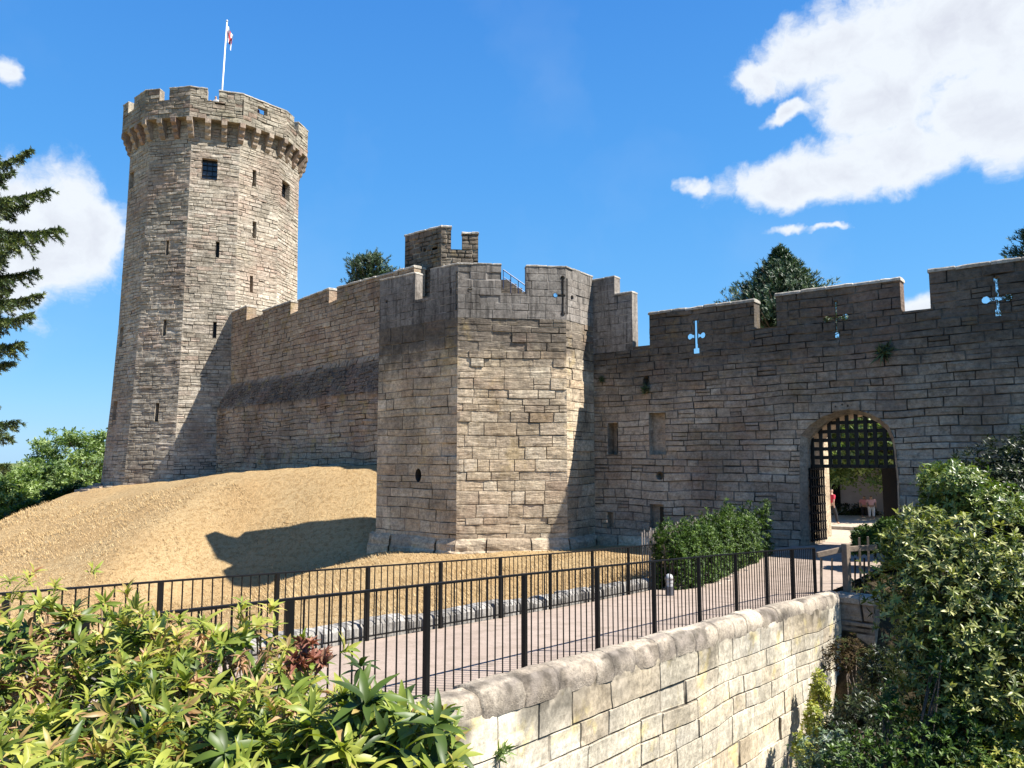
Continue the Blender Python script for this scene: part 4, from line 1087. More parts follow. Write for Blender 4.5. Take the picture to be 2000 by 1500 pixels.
W.add(pmap(np.array([AEND+.35]*4), np.array((-5.2, -.19, -.19, -5.2)), np.array((0, 0, -.44, -.44))), [(0, 1, 2, 3)], .5, 0)
W.obj('wall', M['parapet'], pw)
W = WallMesh(); rng = random.Random(17); a = -3.0; ML = []
while a < AEND+.35:
    l = rng.uniform(.4, .95); b = min(a+l, AEND+.38)
    if AEND+.38-b < .3: b = AEND+.38
    ns = 12; nc = 14; V = []; Fs = []; rr = rng.random(); dz = rng.gauss(0, .008); dr = rng.gauss(0, .004)
    for i in range(ns+1):
        t = i/ns; s = a+(b-a)*t; s = min(max(s, a+.004), b-.004); shr = -.008 if i in (0, ns) else (0 if i not in (1, ns-1) else -.004)
        for j in range(nc+1):
            th = math.pi*(j/nc)*1.02
            w_ = .258+math.cos(th)*.205; h = math.sin(th)**.8*.15-.09
            if j == 0: h = -.27
            if j == nc: h = -.27
            if j == 1: w_, h = .478, -.14
            nn = fbm(np.array([s*3.]), np.array([j*.5]), np.array([17.*rr]))[0]*.008+fbm(np.array([s*9.]), np.array([j*1.2]))[0]*.005
            k2 = shr+nn+dr
            ML.append(float(np.clip((1.15-abs(j-2.6)*.2)*(.5+1.3*fbm(np.array([s*1.6]), np.array([j*.35+3]), o=4)[0]), 0, .75)) if j > 0 else .4)
            q = bw_(s, w_+k2*math.cos(th)); V.append((q[0], q[1], path_z(min(s, AEND), 0)+.06+h+dz+k2*math.sin(th)))
    for i in range(ns):
        for j in range(nc): k = i*(nc+1)+j; Fs.append((k, k+nc+1, k+nc+2, k+1))
    Fs.append(tuple(range(nc+1))); Fs.append(tuple(ns*(nc+1)+j for j in range(nc+1))[::-1])
    W.add(V, Fs, rr, np.array(ML[-len(V):])); a = b
W.obj('coping', M['roll'], pw, smooth=True)
# short return at the far end, in shade
E0 = bw_(AEND+.32, .46)
W, fE = build_wall(E0, dG, nG, 0, .75, -7, [(0, zf(AEND)-.12), (.75, zf(AEND)-.12)], 73, thick=.5, rh=(.26,.4), bw=(.4,.8), g=.01, e=.02, jd=.03, amp=.02, sub=.15)
W.obj('end_pier', M['gate'], pw)
copings(fE, [(-.1, zf(AEND)-.12, .75, zf(AEND)-.12)], .5, M['roll'], pw, h=.16, over=.05, seed=8)

# kerb wall of upright stones behind the far railing
kw = thing('kerb_wall', B3(AEND*.4, bp_m-.3, path_z(AEND*.4, bp_m)), 'low kerb of weathered grey and white stones between the path and the dry lawn', 'kerb')
W = WallMesh(); rng = random.Random(19); a = -4.5; KE = ba_s[-1]-.15
while a < KE:
    l = rng.uniform(.3, .62); b = min(a+l, KE); hh = .24+rng.gauss(0, .025); tp_ = rng.gauss(0, .02)
    m_ = MB(); n = 4; prof_k = [(-.10+tp_, -.25), (-.10+tp_, hh*.75), (-.14, hh), (-.30, hh+.03), (-.48, hh-.02), (-.52, -.1)]
    V = []; Fs = []
    ss = [a+.012, a+.05, (a+b)/2, b-.05, b-.012]
    for i, s in enumerate(ss):
        e_ = .03 if i in (0, 4) else 0
        for (w_, h) in prof_k:
            nn = .02*vnoise(np.array([s*5.]), np.array([h*8+w_*5]))[0]
            V.append(B3(s, bp_m+w_-e_+nn, path_z(s, bp_m)+h-(e_ if h > .2 else 0)+nn))
    m = len(prof_k)
    for i in range(4):
        for j in range(m-1): k = i*m+j; Fs.append((k, k+m, k+m+1, k+1))
    Fs.append(tuple(range(m))); Fs.append(tuple(4*m+j for j in range(m))[::-1])
    W.add(V, Fs, rng.random(), 0); a = b
W.obj('kerb_stones', M['kerb'], kw, smooth=False)

# ================================================================== TERRAIN
def zat2(px, py, Y): q = PY(px, py, Y); return (float(q[0]), float(q[1]), float(q[2]))
crest = []
for s_ in np.linspace(lenC, 1.0, 9):
    of = OFF+1.4+2.5*min(1, (lenC-s_)/5); q = J+dC*s_+nC*of; px_ = 1000+1500*q[0]/(q[1]*.995); yy = float(np.interp(px_, [330,420,500,600,735,800], [941,928,919,913,907,907])); crest.append((q[0], q[1], zat(px_, yy, q[1])))
crest += [zat2(330, 943, 51), zat2(250, 946, 52.5), (TC[0]-6.2, TC[1]-5.0, -2.0), (TC[0]-8.1, TC[1]+1, -2.1), (TC[0]-6, TC[1]+9, -2.4), (TC[0]+6, TC[1]+24, -3), (K[0]+8, K[1]+20, -1), (K[0]+.8, K[1]+.5, -.3)]
q = PY(748, 907, 38.4); crest.append((q[0], q[1], q[2]))
crest = np.array(crest+[crest[0]])
def sstep(x, a, b): t = np.clip((x-a)/(b-a), 0, 1); return t*t*(3-2*t)
def mound_z(X, Y):
    X = np.asarray(X, float); Y = np.asarray(Y, float); best = np.full(X.shape, 1e9); zt = np.zeros(X.shape); sg = np.zeros(X.shape)
    wsum = np.zeros(X.shape); zs = np.zeros(X.shape)
    for a, b in zip(crest[:-1], crest[1:]):
        d = b[:2]-a[:2]; L2 = d @ d; t = np.clip(((X-a[0])*d[0]+(Y-a[1])*d[1])/L2, 0, 1); ex = X-(a[0]+d[0]*t); ey = Y-(a[1]+d[1]*t); dd = np.hypot(ex, ey)
        side = np.sign(d[0]*ey-d[1]*ex); w_ = 1/(dd+.6)**4; zz_ = a[2]+(b[2]-a[2])*t; zs += w_*zz_; wsum += w_
        m_ = dd < best; best = np.where(m_, dd, best); sg = np.where(m_, side, sg)
    ins = np.zeros(X.shape, bool)
    for a, b in zip(crest[:-1], crest[1:]):
        if abs(b[1]-a[1]) < 1e-9: continue
        ins ^= ((a[1] > Y) != (b[1] > Y)) & (X < (b[0]-a[0])*(Y-a[1])/(b[1]-a[1])+a[0])
    zt = zs/wsum; out_ = np.where(ins, 0, best)
    hm = zt-(np.sqrt(out_**2+1.0)-1.0)*(.5+.42*sstep(X, -17, -10))-np.where(ins, np.minimum(best*.08, .5), 0)
    rel = np.stack((X, Y), -1)-O_b; a_ = rel @ BD; q_ = np.maximum(-(rel @ BN)+bp_m-.42, 0)
    pz = np.interp(a_, [-10, 0, 8, 14, 19, 24, 40], [path_z(v, bp_m) for v in (-10, 0, 8, 14, 19, 24, 24)])+.2
    fl = -3.65-1.9*sstep(-X, 4, 13)-.9*sstep(-X, 18, 40); hb = pz+(fl-pz)*sstep(q_, -3, 15)
    k = .9; h = np.maximum(hm, hb); return h+k*.25*np.maximum(k-np.abs(hm-hb), 0)**2/k**2
# lawn in bridge coordinates: a along, q away from the path
def lawn_pt(a, q):
    xy = bw_(a, bp_m-.42-q); return xy
na, nq = 190, 170
qs = np.concatenate((np.linspace(0, 30, 110), np.linspace(30.6, 80, 60)))
as_ = np.linspace(-40, 62, na)
Ag, Qg = np.meshgrid(as_, qs, indexing='ij')
XY = O_b+Ag[..., None]*BD+(bp_m-.42-Qg)[..., None]*BN
Zg = mound_z(XY[..., 0], XY[..., 1])
Zg = Zg+.05*fbm(XY[..., 0]*.9, XY[..., 1]*.9, o=5)
# nothing climbs behind the gate wall
sd_ = (XY-G0) @ nG; uG = (XY-G0) @ dG
inside_c = (sd_ < -.3) & (uG > -6)
Zg = np.where(inside_c, np.minimum(Zg, -3.2), Zg)
idx = np.arange(na*nq).reshape(na, nq)
Fq = np.stack((idx[:-1, :-1], idx[1:, :-1], idx[1:, 1:], idx[:-1, 1:]), -1).reshape(-1, 4)
me = np_mesh('lawn', np.dstack((XY, Zg)).reshape(-1, 3), Fq)
tag(link('dry_lawn', me, M['drygrass'], smooth=True), kind='structure')
# dry grass blades
rs = RS(4); nbld = 170000
a_ = rs.uniform(-10, 44, nbld); q_ = 50*rs.rand(nbld)**1.4
xy = O_b+a_[:, None]*BD+(bp_m-.5-q_)[:, None]*BN
keep = np.ones(nbld, bool)
cxn = C1-nF*.0
def in_front(p, O, nrm, m=.15): return (p-O) @ nrm > m
okb = in_front(xy, C1, nL, .5) | in_front(xy, C1, nF, .5) | in_front(xy, C2, nT, .4)
keep &= okb & (((xy-G0) @ nG > .4) | ((xy-G0) @ dG < -3)) & (((xy-J) @ nC > OFF-.1)) & (np.linalg.norm(xy-TC, axis=1) > 7.9)
xy = xy[keep]; m_ = len(xy); z = mound_z(xy[:, 0], xy[:, 1]); z = z+.05*fbm(xy[:, 0]*.9, xy[:, 1]*.9, o=5)
dist = np.linalg.norm(xy, axis=1); hgt = rs.uniform(.03, .085, m_)*(.8+dist/75)*(1+.8*np.clip(vnoise(xy[:, 0]*.8, xy[:, 1]*.8), -.6, 1)); ang = rs.uniform(0, 6.283, m_); wdt = rs.uniform(.004, .008, m_)*(.7+dist/14); ln = hgt*rs.uniform(.3, 2.2, m_)
l2 = rs.uniform(-.6, .6, m_)+2.6
tx, ty_ = np.cos(ang), np.sin(ang); lx, ly = np.cos(l2)*ln, np.sin(l2)*ln
b0 = np.column_stack((xy[:, 0]-tx*wdt, xy[:, 1]-ty_*wdt, z-.02)); b1 = np.column_stack((xy[:, 0]+tx*wdt, xy[:, 1]+ty_*wdt, z-.02)); tp3 = np.column_stack((xy[:, 0]+lx, xy[:, 1]+ly, z+hgt))
V = np.stack((b0, b1, tp3), 1).reshape(-1, 3); Fq = np.arange(m_*3).reshape(-1, 3)
me = np_mesh('dry_grass', V, Fq, {'rnd': np.repeat(rs.rand(m_), 3)})
tag(link('dry_grass', me, M['straw']), 'parched straw coloured grass covering the castle mound', 'grass', kind='stuff')

# low ground: moat side, camera bank, far meadow
def low_z(X, Y):
    rel = np.stack((X, Y), -1)-O_b; a = rel @ BD; p = rel @ BN
    z = np.full_like(X, -7.5)
    z = z+5.6*np.exp(-((X-0)**2/40+(Y+2.5)**2/22))                       # bank the camera stands on
    z = np.maximum(z, -3.4-np.clip(p-.6, 0, 9)*.75+np.clip((a-AEND-.8)*1.5, -8, 0))   # bank beside the path end
    z = z+.9*np.exp(-((X-7.5)**2/10+(Y-9)**2/14))
    return z+.12*fbm(X*.7, Y*.7, o=3)
xs = np.concatenate((np.linspace(-60, -14, 24), np.linspace(-13, 40, 130), np.linspace(41, 120, 25))); ys = np.concatenate((np.linspace(-30, -6, 12), np.linspace(-5, 34, 110), np.linspace(35, 60, 12)))
Xg, Yg = np.meshgrid(xs, ys, indexing='ij'); rel = np.stack((Xg, Yg), -1)-O_b; pp = rel @ BN
Zl = low_z(Xg, Yg); Zl = np.where(pp < .2, -7.6, Zl); sdg = (np.stack((Xg, Yg), -1)-G0) @ nG; Zl = np.where(sdg < -.5, -7.6, Zl)
idx = np.arange(Xg.size).reshape(Xg.shape); Fq = np.stack((idx[:-1, :-1], idx[1:, :-1], idx[1:, 1:], idx[:-1, 1:]), -1).reshape(-1, 4)
tag(link('moat_ground', np_mesh('moat_ground', np.stack((Xg, Yg, Zl), -1).reshape(-1, 3), Fq), M['soil'], smooth=True), kind='structure')
far = MB(); nseg = 48
far.add([(0, 0, -9.5)]+[(3500*math.cos(2*math.pi*i/nseg), 3500*math.sin(2*math.pi*i/nseg), -9.5) for i in range(nseg)], [(0, 1+i, 1+(i+1) % nseg) for i in range(nseg)])
tag(far.obj('ground', M['green']), kind='structure')

# ================================================================== FOLIAGE
def leaf_tpl(L, Wd, fold=.25, droop=.25, segs=4, tipw=.0):
    """lanceolate leaf along +Y, folded along the midrib"""
    V = []; Fq = []
    for i in range(segs+1):
        t = i/segs; wd = Wd*.5*(math.sin(math.pi*min(1, t*.92+.06))**.8) if 0 < i < segs else Wd*.06
        y = L*t; z = -droop*L*t*t
        V += [(-wd, y, z+fold*wd), (0, y, z), (wd, y, z+fold*wd)]
    for i in range(segs):
        k = i*3; Fq += [(k, k+1, k+4, k+3), (k+1, k+2, k+5, k+4)]
    return np.array(V), np.array(Fq)
def card_tpl(L, Wd):
    return np.array([(-Wd*.1, 0, 0), (Wd*.1, 0, 0), (Wd*.5, L*.5, .12*L), (0, L, 0), (-Wd*.5, L*.5, .12*L)]), None
def rand_rot(rs, axis, tilt, n):
    """rotation matrices: leaf +Y points at angle tilt from axis, azimuth random; leaf +Z faces along axis"""
    axis = axis/np.linalg.norm(axis, axis=1, keepdims=True)
    ref = np.where(np.abs(axis[:, 2:3]) < .9, np.array([[0, 0, 1.]]), np.array([[1., 0, 0]]))
    a = np.cross(axis, ref); a /= np.linalg.norm(a, axis=1, keepdims=True); b = np.cross(axis, a)
    ph = rs.uniform(0, 2*math.pi, n)[:, None] if np.ndim(tilt) else rs.uniform(0, 2*math.pi, n)[:, None]
    return axis, a, b, ph
def frames(axis, a, b, ph, tilt):
    rad = a*np.cos(ph)+b*np.sin(ph); y = axis*np.cos(tilt)+rad*np.sin(tilt); z = axis*np.sin(tilt)-rad*np.cos(tilt)
    x = np.cross(y, z); return np.stack((x, y, z), 2)        # columns
def rosettes(rs, pos, axis, nleaf, L, tpl, tilt=(.5, 1.5), size=(.7, 1.2), rnd=None, stemlen=.0, L_spread=.3):
    """whorls of leaves. returns V, F, rnd"""
    n = len(pos); TV, TF = tpl; k = len(TV)
    pos = np.repeat(pos, nleaf, 0); axr = np.repeat(axis, nleaf, 0); N_ = n*nleaf
    axr, a, b, _ = rand_rot(rs, axr, 0, N_)
    base = np.tile(np.arange(nleaf)*2.399, n)[:, None]+np.repeat(rs.uniform(0, 6.28, n), nleaf)[:, None]+rs.normal(0, .2, (N_, 1))
    ti = rs.uniform(tilt[0], tilt[1], N_)[:, None]
    M3 = frames(axr, a, b, base, ti)
    sz = (np.repeat(rs.uniform(size[0], size[1], n), nleaf)*rs.uniform(1-L_spread, 1+L_spread*.5, N_))[:, None, None]
    pos = pos-axr*rs.uniform(0, stemlen+1e-6, N_)[:, None]
    V = np.einsum('nij,kj->nki', M3, TV)*sz+pos[:, None, :]
    Fq = (TF[None]+(np.arange(N_)*k)[:, None, None]).reshape(-1, TF.shape[1])
    r = rs.rand(n) if rnd is None else rnd
    rr = np.clip(np.repeat(r, nleaf)+rs.normal(0, .09, N_), 0, 1)
    return V.reshape(-1, 3), Fq, np.repeat(rr, k)
def fol(name, mat, parts, parent=None, base=None):
    V = []; Fq = []; r = []; n = 0
    for v, f, q in parts: V.append(v); Fq.append(f+n); r.append(q); n += len(v)
    return link(name, np_mesh(name, np.concatenate(V), np.concatenate(Fq), {'rnd': np.concatenate(r)}), mat, parent, base)
def sph(rs, n): v = rs.normal(size=(n, 3)); return v/np.linalg.norm(v, axis=1, keepdims=True)
def blob_points(rs, c, rad, n, shell=(.72, 1.05), lump=.16, upper=-.35, freq=1.6):
    d = sph(rs, int(n*1.6)); d = d[d[:, 2] > upper][:n]
    q = 1+lump*fbm(d[:, 0]*freq+c[0], d[:, 1]*freq+c[1], d[:, 2]*freq, o=3)
    f = (shell[0]+(shell[1]-shell[0])*rs.rand(len(d))**.5)*q
    return np.array(c)+d*np.array(rad)*f[:, None], d
def shrub(name, loc, label, cat, blobs, n, L, Wd, mat, seed, group=None, lump=.26, nleaf=7, up=.45, stems=6, fold=.25, segs=2, tilt=(.5, 1.45), inner=.25, size=(.7, 1.2)):
    rs = RS(seed); t = thing(name, loc, label, cat, group); tpl = leaf_tpl(L, Wd, fold=fold, segs=segs); parts = []
    tot = sum(b[3]*b[4] if False else np.prod(b[1])**(2/3) for b in blobs)
    for (c, rad) in [(b[0], b[1]) for b in blobs]:
        k = int(n*np.prod(rad)**(2/3)/tot)
        p, d = blob_points(rs, c, rad, k, shell=(.66, 1.08), lump=lump, freq=2.6); ax = d*(1-up)+np.array((0, 0, up))+rs.normal(0, .28, d.shape)
        parts.append(rosettes(rs, p, ax, nleaf, L, tpl, tilt=tilt, size=size, stemlen=L*.5))
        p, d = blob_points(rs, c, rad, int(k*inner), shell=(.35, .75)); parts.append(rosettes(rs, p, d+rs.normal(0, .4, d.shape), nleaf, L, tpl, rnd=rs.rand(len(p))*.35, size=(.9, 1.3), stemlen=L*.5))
    fol('foliage', mat, parts, t)
    mb = MB(); rg = random.Random(seed); lx, ly, lz = loc
    for (c, rad) in [(b[0], b[1]) for b in blobs]:
        for k in range(stems):
            a = rg.uniform(0, 6.28); f = rg.uniform(.2, .75)
            e = (c[0]+rad[0]*f*math.cos(a), c[1]+rad[1]*f*math.sin(a), c[2]+rad[2]*rg.uniform(-.1, .6)); s = (lx+rg.uniform(-.25, .25), ly+rg.uniform(-.25, .25), lz-.1)
            mid = ((s[0]*.55+e[0]*.45)+rg.uniform(-.1, .1), (s[1]*.55+e[1]*.45), s[2]*.35+e[2]*.65)
            r0 = .012+.01*max(rad); mb.tube([s, mid, e], [r0*1.6, r0, r0*.35], 6)
    mb.obj('stems', M['bark'], t, smooth=True); return t

# ---- foreground rhododendron: several plants rooted on the near bank
rhod_out = [(-80,1130),(0,1148),(60,1160),(130,1180),(200,1200),(330,1215),(420,1225),(540,1222),(600,1290),(640,1330),(720,1345),(790,1390),(850,1400),(895,1440),(900,1560)]
def top_y(x): return float(np.interp(x, [p[0] for p in rhod_out], [p[1] for p in rhod_out]))
rsf = RS(21)
def rhodo(x0, x1, D0, D1, n, seed, label, rootpx, leaf=.115, brown=.12, tops=()):
    rs = RS(seed); pos = []; ax = []
    while len(pos) < n:
        x = rs.uniform(x0, x1); yt = top_y(x)+rs.uniform(-8, 26); yt += 26*vnoise(np.array([x*.021]), np.array([seed*1.]))[0]; y = yt+(1620-yt)*rs.rand()**1.1
        t = (1620-y)/(1620-1150); D = D0+(D1-D0)*t+rs.uniform(-.25, .55)*(1+t)*.6
        q = P(x, y, D); lum = fbm(np.array([q[0]*2.2]), np.array([q[1]*2.2]), np.array([q[2]*2.2]))[0]
        if lum < -.12 and rs.rand() < .85: continue
        if 600 < x < 690 and y < 1400 and rs.rand() < .7: continue
        pos.append(q); ax.append((rs.normal(.12, .35), rs.normal(-.25, .35), 1))
    for (x, y, D) in tops: pos.append(P(x, y, D)); ax.append((rs.normal(0, .15), -.1, 1))
    pos = np.array(pos); ax = np.array(ax, float)
    root = P(rootpx[0], rootpx[1], rootpx[2]); root[2] = low_z(np.array([root[0]]), np.array([root[1]]))[0]-.1
    t = thing('rhododendron', root, label, 'bush', 'rhododendron bushes in the foreground')
    big = leaf_tpl(leaf, leaf*.27, fold=.35, droop=.45, segs=5); small = leaf_tpl(leaf*.62, leaf*.16, fold=.3, droop=.5, segs=3)
    nb = len(pos); kb = np.zeros(nb, bool); kb[:int(nb*brown)] = True; kb[nb-len(tops):] = False
    parts = [rosettes(rs, pos[~kb], ax[~kb], 9, leaf, big, tilt=(.45, 1.75), size=(.75, 1.25), rnd=rs.rand((~kb).sum())**1.1*.77, stemlen=.045)]
    yk = pos[rs.rand(nb) < .8]+rs.normal(0, .05, (1, 3)); parts.append(rosettes(rs, yk+rs.normal(0, .04, yk.shape), np.tile((0.1, -.2, 1.), (len(yk), 1))+rs.normal(0, .4, yk.shape), 12, leaf, small, tilt=(.2, 1.3), rnd=rs.uniform(.45, .9, len(yk)), stemlen=.05))
    fol('foliage', M['leaf_rhodo'], parts, t)
    kp = pos[kb] if kb.any() else pos[:2]
    curl = leaf_tpl(leaf*.45, leaf*.14, fold=1.2, droop=.9, segs=3); curl2 = leaf_tpl(leaf*.9, leaf*.3, fold=.9, droop=.7, segs=4)
    pb = [rosettes(rs, kp+rs.normal(0, .03, kp.shape), np.tile((0., 0, 1.), (len(kp), 1))+rs.normal(0, .4, kp.shape), 22, leaf, curl, tilt=(.1, 2.2), rnd=rs.rand(len(kp))*.72, stemlen=.05),
          rosettes(rs, kp+(0, 0, -.05), np.tile((0., 0, 1.), (len(kp), 1)), 3, leaf, curl2, tilt=(1.3, 2.6), rnd=rs.rand(len(kp))*.6, stemlen=.1)]
    fol('withered_leaves', M['leaf_brown'], pb, t)
    mb = MB(); idx = rs.permutation(nb)[:int(nb*.55)]
    for i in list(idx)+list(range(nb-len(tops), nb)):
        p = pos[i]; dv = (root-p); dv[2] *= .8; dv = dv/np.linalg.norm(dv); e = p+dv*rs.uniform(.25, .6)+rs.normal(0, .06, 3)
        mid = (p+e)/2+rs.normal(0, .025, 3); mb.tube([e, mid, p-(0, 0, .01)], [.0065, .005, .0035], 5, caps=False)
    mb.obj('twigs', M['twig'], t, smooth=True)
    mb = MB()
    for k in range(9):
        i = rs.randint(nb); p = pos[i]; mid = root*.45+p*.55+rs.normal(0, .08, 3); mb.tube([root+(rs.normal(0, .1), rs.normal(0, .1), 0), mid, p], [.028, .018, .008], 7)
    mb.obj('stems', M['bark'], t, smooth=True); return t
rhodo(-120, 330, 2.3, 4.6, 300, 31, 'leggy green and brown rhododendron at the lower left, nearest the dry slope', (60, 1750, 3.2), tops=[(20,1165,4.4),(75,1178,4.2),(60,1225,4.0),(150,1185,4.4)], brown=.36)
rhodo(240, 640, 2.2, 4.4, 280, 32, 'bright green rhododendron in the middle of the foreground below the railing', (430, 1800, 3.1), tops=[(395,1215,4.0),(500,1225,3.9),(535,1240,3.8),(300,1208,4.3),(440,1255,3.7),(250,1205,4.3)], brown=.22)
rhodo(560, 880, 2.5, 3.3, 150, 33, 'rhododendron with glossy upright shoots leaning against the pale bridge wall', (720, 1900, 2.9), tops=[(705,1300,3.3),(712,1395,3.1),(850,1385,3.2),(845,1440,3.0),(760,1420,3.0),(690,1450,2.9),(870,1480,3.0)], brown=.12)
t = thing('seed_head', P(600, 1420, 3.5), 'withered red brown flower head standing out above the green foreground leaves', 'flower head')
rs = RS(5); p = P(600, 1290, 3.5)+rs.normal(0, 1, (16, 3))*np.array((.055, .05, .03))
fol('petals', M['leaf_brown'], [rosettes(rs, p, rs.normal(0, .6, (16, 3))+(0, 0, .8), 12, .05, leaf_tpl(.055, .022, fold=.9, droop=.5, segs=3), tilt=(.2, 1.5), rnd=np.full(16, .97))], t)
MB().tube([P(600, 1430, 3.5), P(606, 1360, 3.5), P(600, 1300, 3.5)], [.006, .005, .004], 6).obj('stalk', M['twig'], t)

# ---- shrubs right of the path
def bl(px, py, D, rx, ry, rz): return (tuple(P(px, py, D)), (rx, ry, rz))
def gz(p): return float(low_z(np.array([p[0]]), np.array([p[1]]))[0])
def base_of(px, D, dz=0): q = P(px, 1200, D); return (float(q[0]), float(q[1]), gz(q)+dz)
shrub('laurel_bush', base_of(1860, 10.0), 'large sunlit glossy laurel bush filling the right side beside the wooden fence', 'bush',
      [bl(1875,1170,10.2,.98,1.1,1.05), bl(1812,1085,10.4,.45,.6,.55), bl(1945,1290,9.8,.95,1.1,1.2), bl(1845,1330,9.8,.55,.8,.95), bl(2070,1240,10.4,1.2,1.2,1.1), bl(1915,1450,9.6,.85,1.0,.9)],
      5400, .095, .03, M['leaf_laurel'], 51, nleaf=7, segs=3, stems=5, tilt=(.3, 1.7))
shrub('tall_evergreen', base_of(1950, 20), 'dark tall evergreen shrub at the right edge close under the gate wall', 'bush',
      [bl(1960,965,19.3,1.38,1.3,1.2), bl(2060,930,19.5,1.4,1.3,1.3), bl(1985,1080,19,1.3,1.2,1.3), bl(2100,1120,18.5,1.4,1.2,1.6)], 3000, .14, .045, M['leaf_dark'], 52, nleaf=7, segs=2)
shrub('spotted_laurel', base_of(1855, 18.6), 'yellow green sunlit shrub in front of the dark evergreen at the right', 'bush',
      [bl(1860,945,18.4,.76,.8,.5), bl(1920,1000,18.0,.85,.8,.72), bl(1838,1000,18.5,.42,.7,.55)], 1200, .13, .044, leaf_mat('spotted_leaf', [(0,(.05,.09,.02)),(.5,(.13,.19,.04)),(1,(.28,.30,.09))], rough=.35, trans=.25), 53, nleaf=7, segs=2)
shrub('low_evergreen', base_of(1700, 9.3), 'small dark green sapling shrubs with upright shoots at the bottom right', 'bush',
      [bl(1800,1500,9.0,.55,.6,.55), bl(1700,1540,8.8,.5,.5,.5), bl(1930,1540,8.7,.6,.6,.5), bl(1740,1400,9.4,.12,.12,.45), bl(1835,1330,9.3,.12,.12,.55), bl(1870,1450,9.0,.25,.25,.5)], 1300, .075, .03, M['leaf_yew'], 54, nleaf=6, segs=2, up=.7, tilt=(.3, 1.2))
shrub('tangled_bush', base_of(1960, 9.0), 'brownish yellow green tangled bush in the bottom right corner', 'bush',
      [bl(1985,1440,9.2,.4,.5,.4), bl(1960,1520,8.6,.5,.5,.35)], 500, .07, .028, M['leaf_lime'], 55, nleaf=6, segs=2)
shrub('flowering_shrub', base_of(1610, 9.6), 'pale grey leaved shrub at the foot of the bridge wall in the bottom right', 'bush',
      [bl(1625,1500,9.4,.42,.45,.4), bl(1590,1560,9.2,.4,.4,.35)], 520, .06, .026, leaf_mat('grey_leaf', [(0,(.06,.10,.04)),(.75,(.15,.2,.1)),(1,(.5,.52,.42))], rough=.5, trans=.2), 56, nleaf=6, segs=2)
shrub('wall_creeper', base_of(1590, 14.0), 'yellow green creeper growing up the end of the bridge wall', 'creeper',
      [bl(1602,1365,15.3,.18,.3,.5), bl(1590,1430,14.0,.16,.3,.5), bl(1568,1475,12.4,.12,.3,.35)], 520, .07, .035, M['leaf_lime'], 57, nleaf=6, segs=2)
shrub('dead_bramble', base_of(1680, 15.5), 'brown dead bramble on the shaded bank below the wooden post', 'bramble',
      [bl(1715,1400,15.0,.5,.7,.6), bl(1660,1290,17.0,.5,.6,.5)], 600, .08, .03, leaf_mat('dead_leaf', [(0,(.02,.015,.008)),(.6,(.07,.045,.02)),(1,(.05,.07,.02))], rough=.8, trans=.1, spec=.1), 58, nleaf=6, segs=2)
shrub('bank_shrub', base_of(1690, 13.4), 'dark green shrub in the shaded gap between the bridge wall and the big laurel', 'bush',
      [bl(1690,1420,13.2,.5,.6,.55), bl(1640,1450,13.0,.3,.4,.4), bl(1725,1325,14.4,.4,.5,.5)], 900, .09, .032, M['leaf_dark'], 59, nleaf=6, segs=2)
# small ferns in the masonry
def tuft(p, label, sc_, seed, mat='leaf_ivy', n=26, nrm=(0, 0, 0)):
    rs = RS(seed); t = thing('wall_fern', p, label, 'plant', 'small plants rooted in the masonry')
    pp = np.tile(np.array(p), (n, 1))+rs.normal(0, .05*sc_, (n, 3)); ax = rs.normal(0, .5, (n, 3))+np.array((nrm[0]*.6, nrm[1]*.6, .3))
    fol('fronds', M[mat], [rosettes(rs, pp, ax, 4, .1, leaf_tpl(.16*sc_, .03*sc_, segs=2, droop=.6), tilt=(.2, 1.2))], t)
for i, (x, y, s_, lb) in enumerate([(1262,762,1.0,'ragged dark fern hanging from a hole near the turret in the gate wall'),(1177,742,.7,'tiny fern in the gate wall right beside the turret corner'),(1728,688,1.5,'dark tuft growing high in the wall above the pointed archway')]):
    u, z = g(x, y); tuft(gp(u, z, .06), lb, s_*1.3, 80+i, nrm=nG)
pq = pmap(np.array([along(P(970, 1470, 8.3))]), np.array([-1.05]), np.array([.03]))[0]
# fern on the bridge wall: intersect with its face
r = ray(975, 1470); tt = ((O_b+BN*WP) @ BN)/(r[:2] @ BN); pq = r*tt
tuft(pq, 'small green fern growing out of a joint in the pale bridge wall', .75, 90, mat='leaf_tree', nrm=BN, n=18)

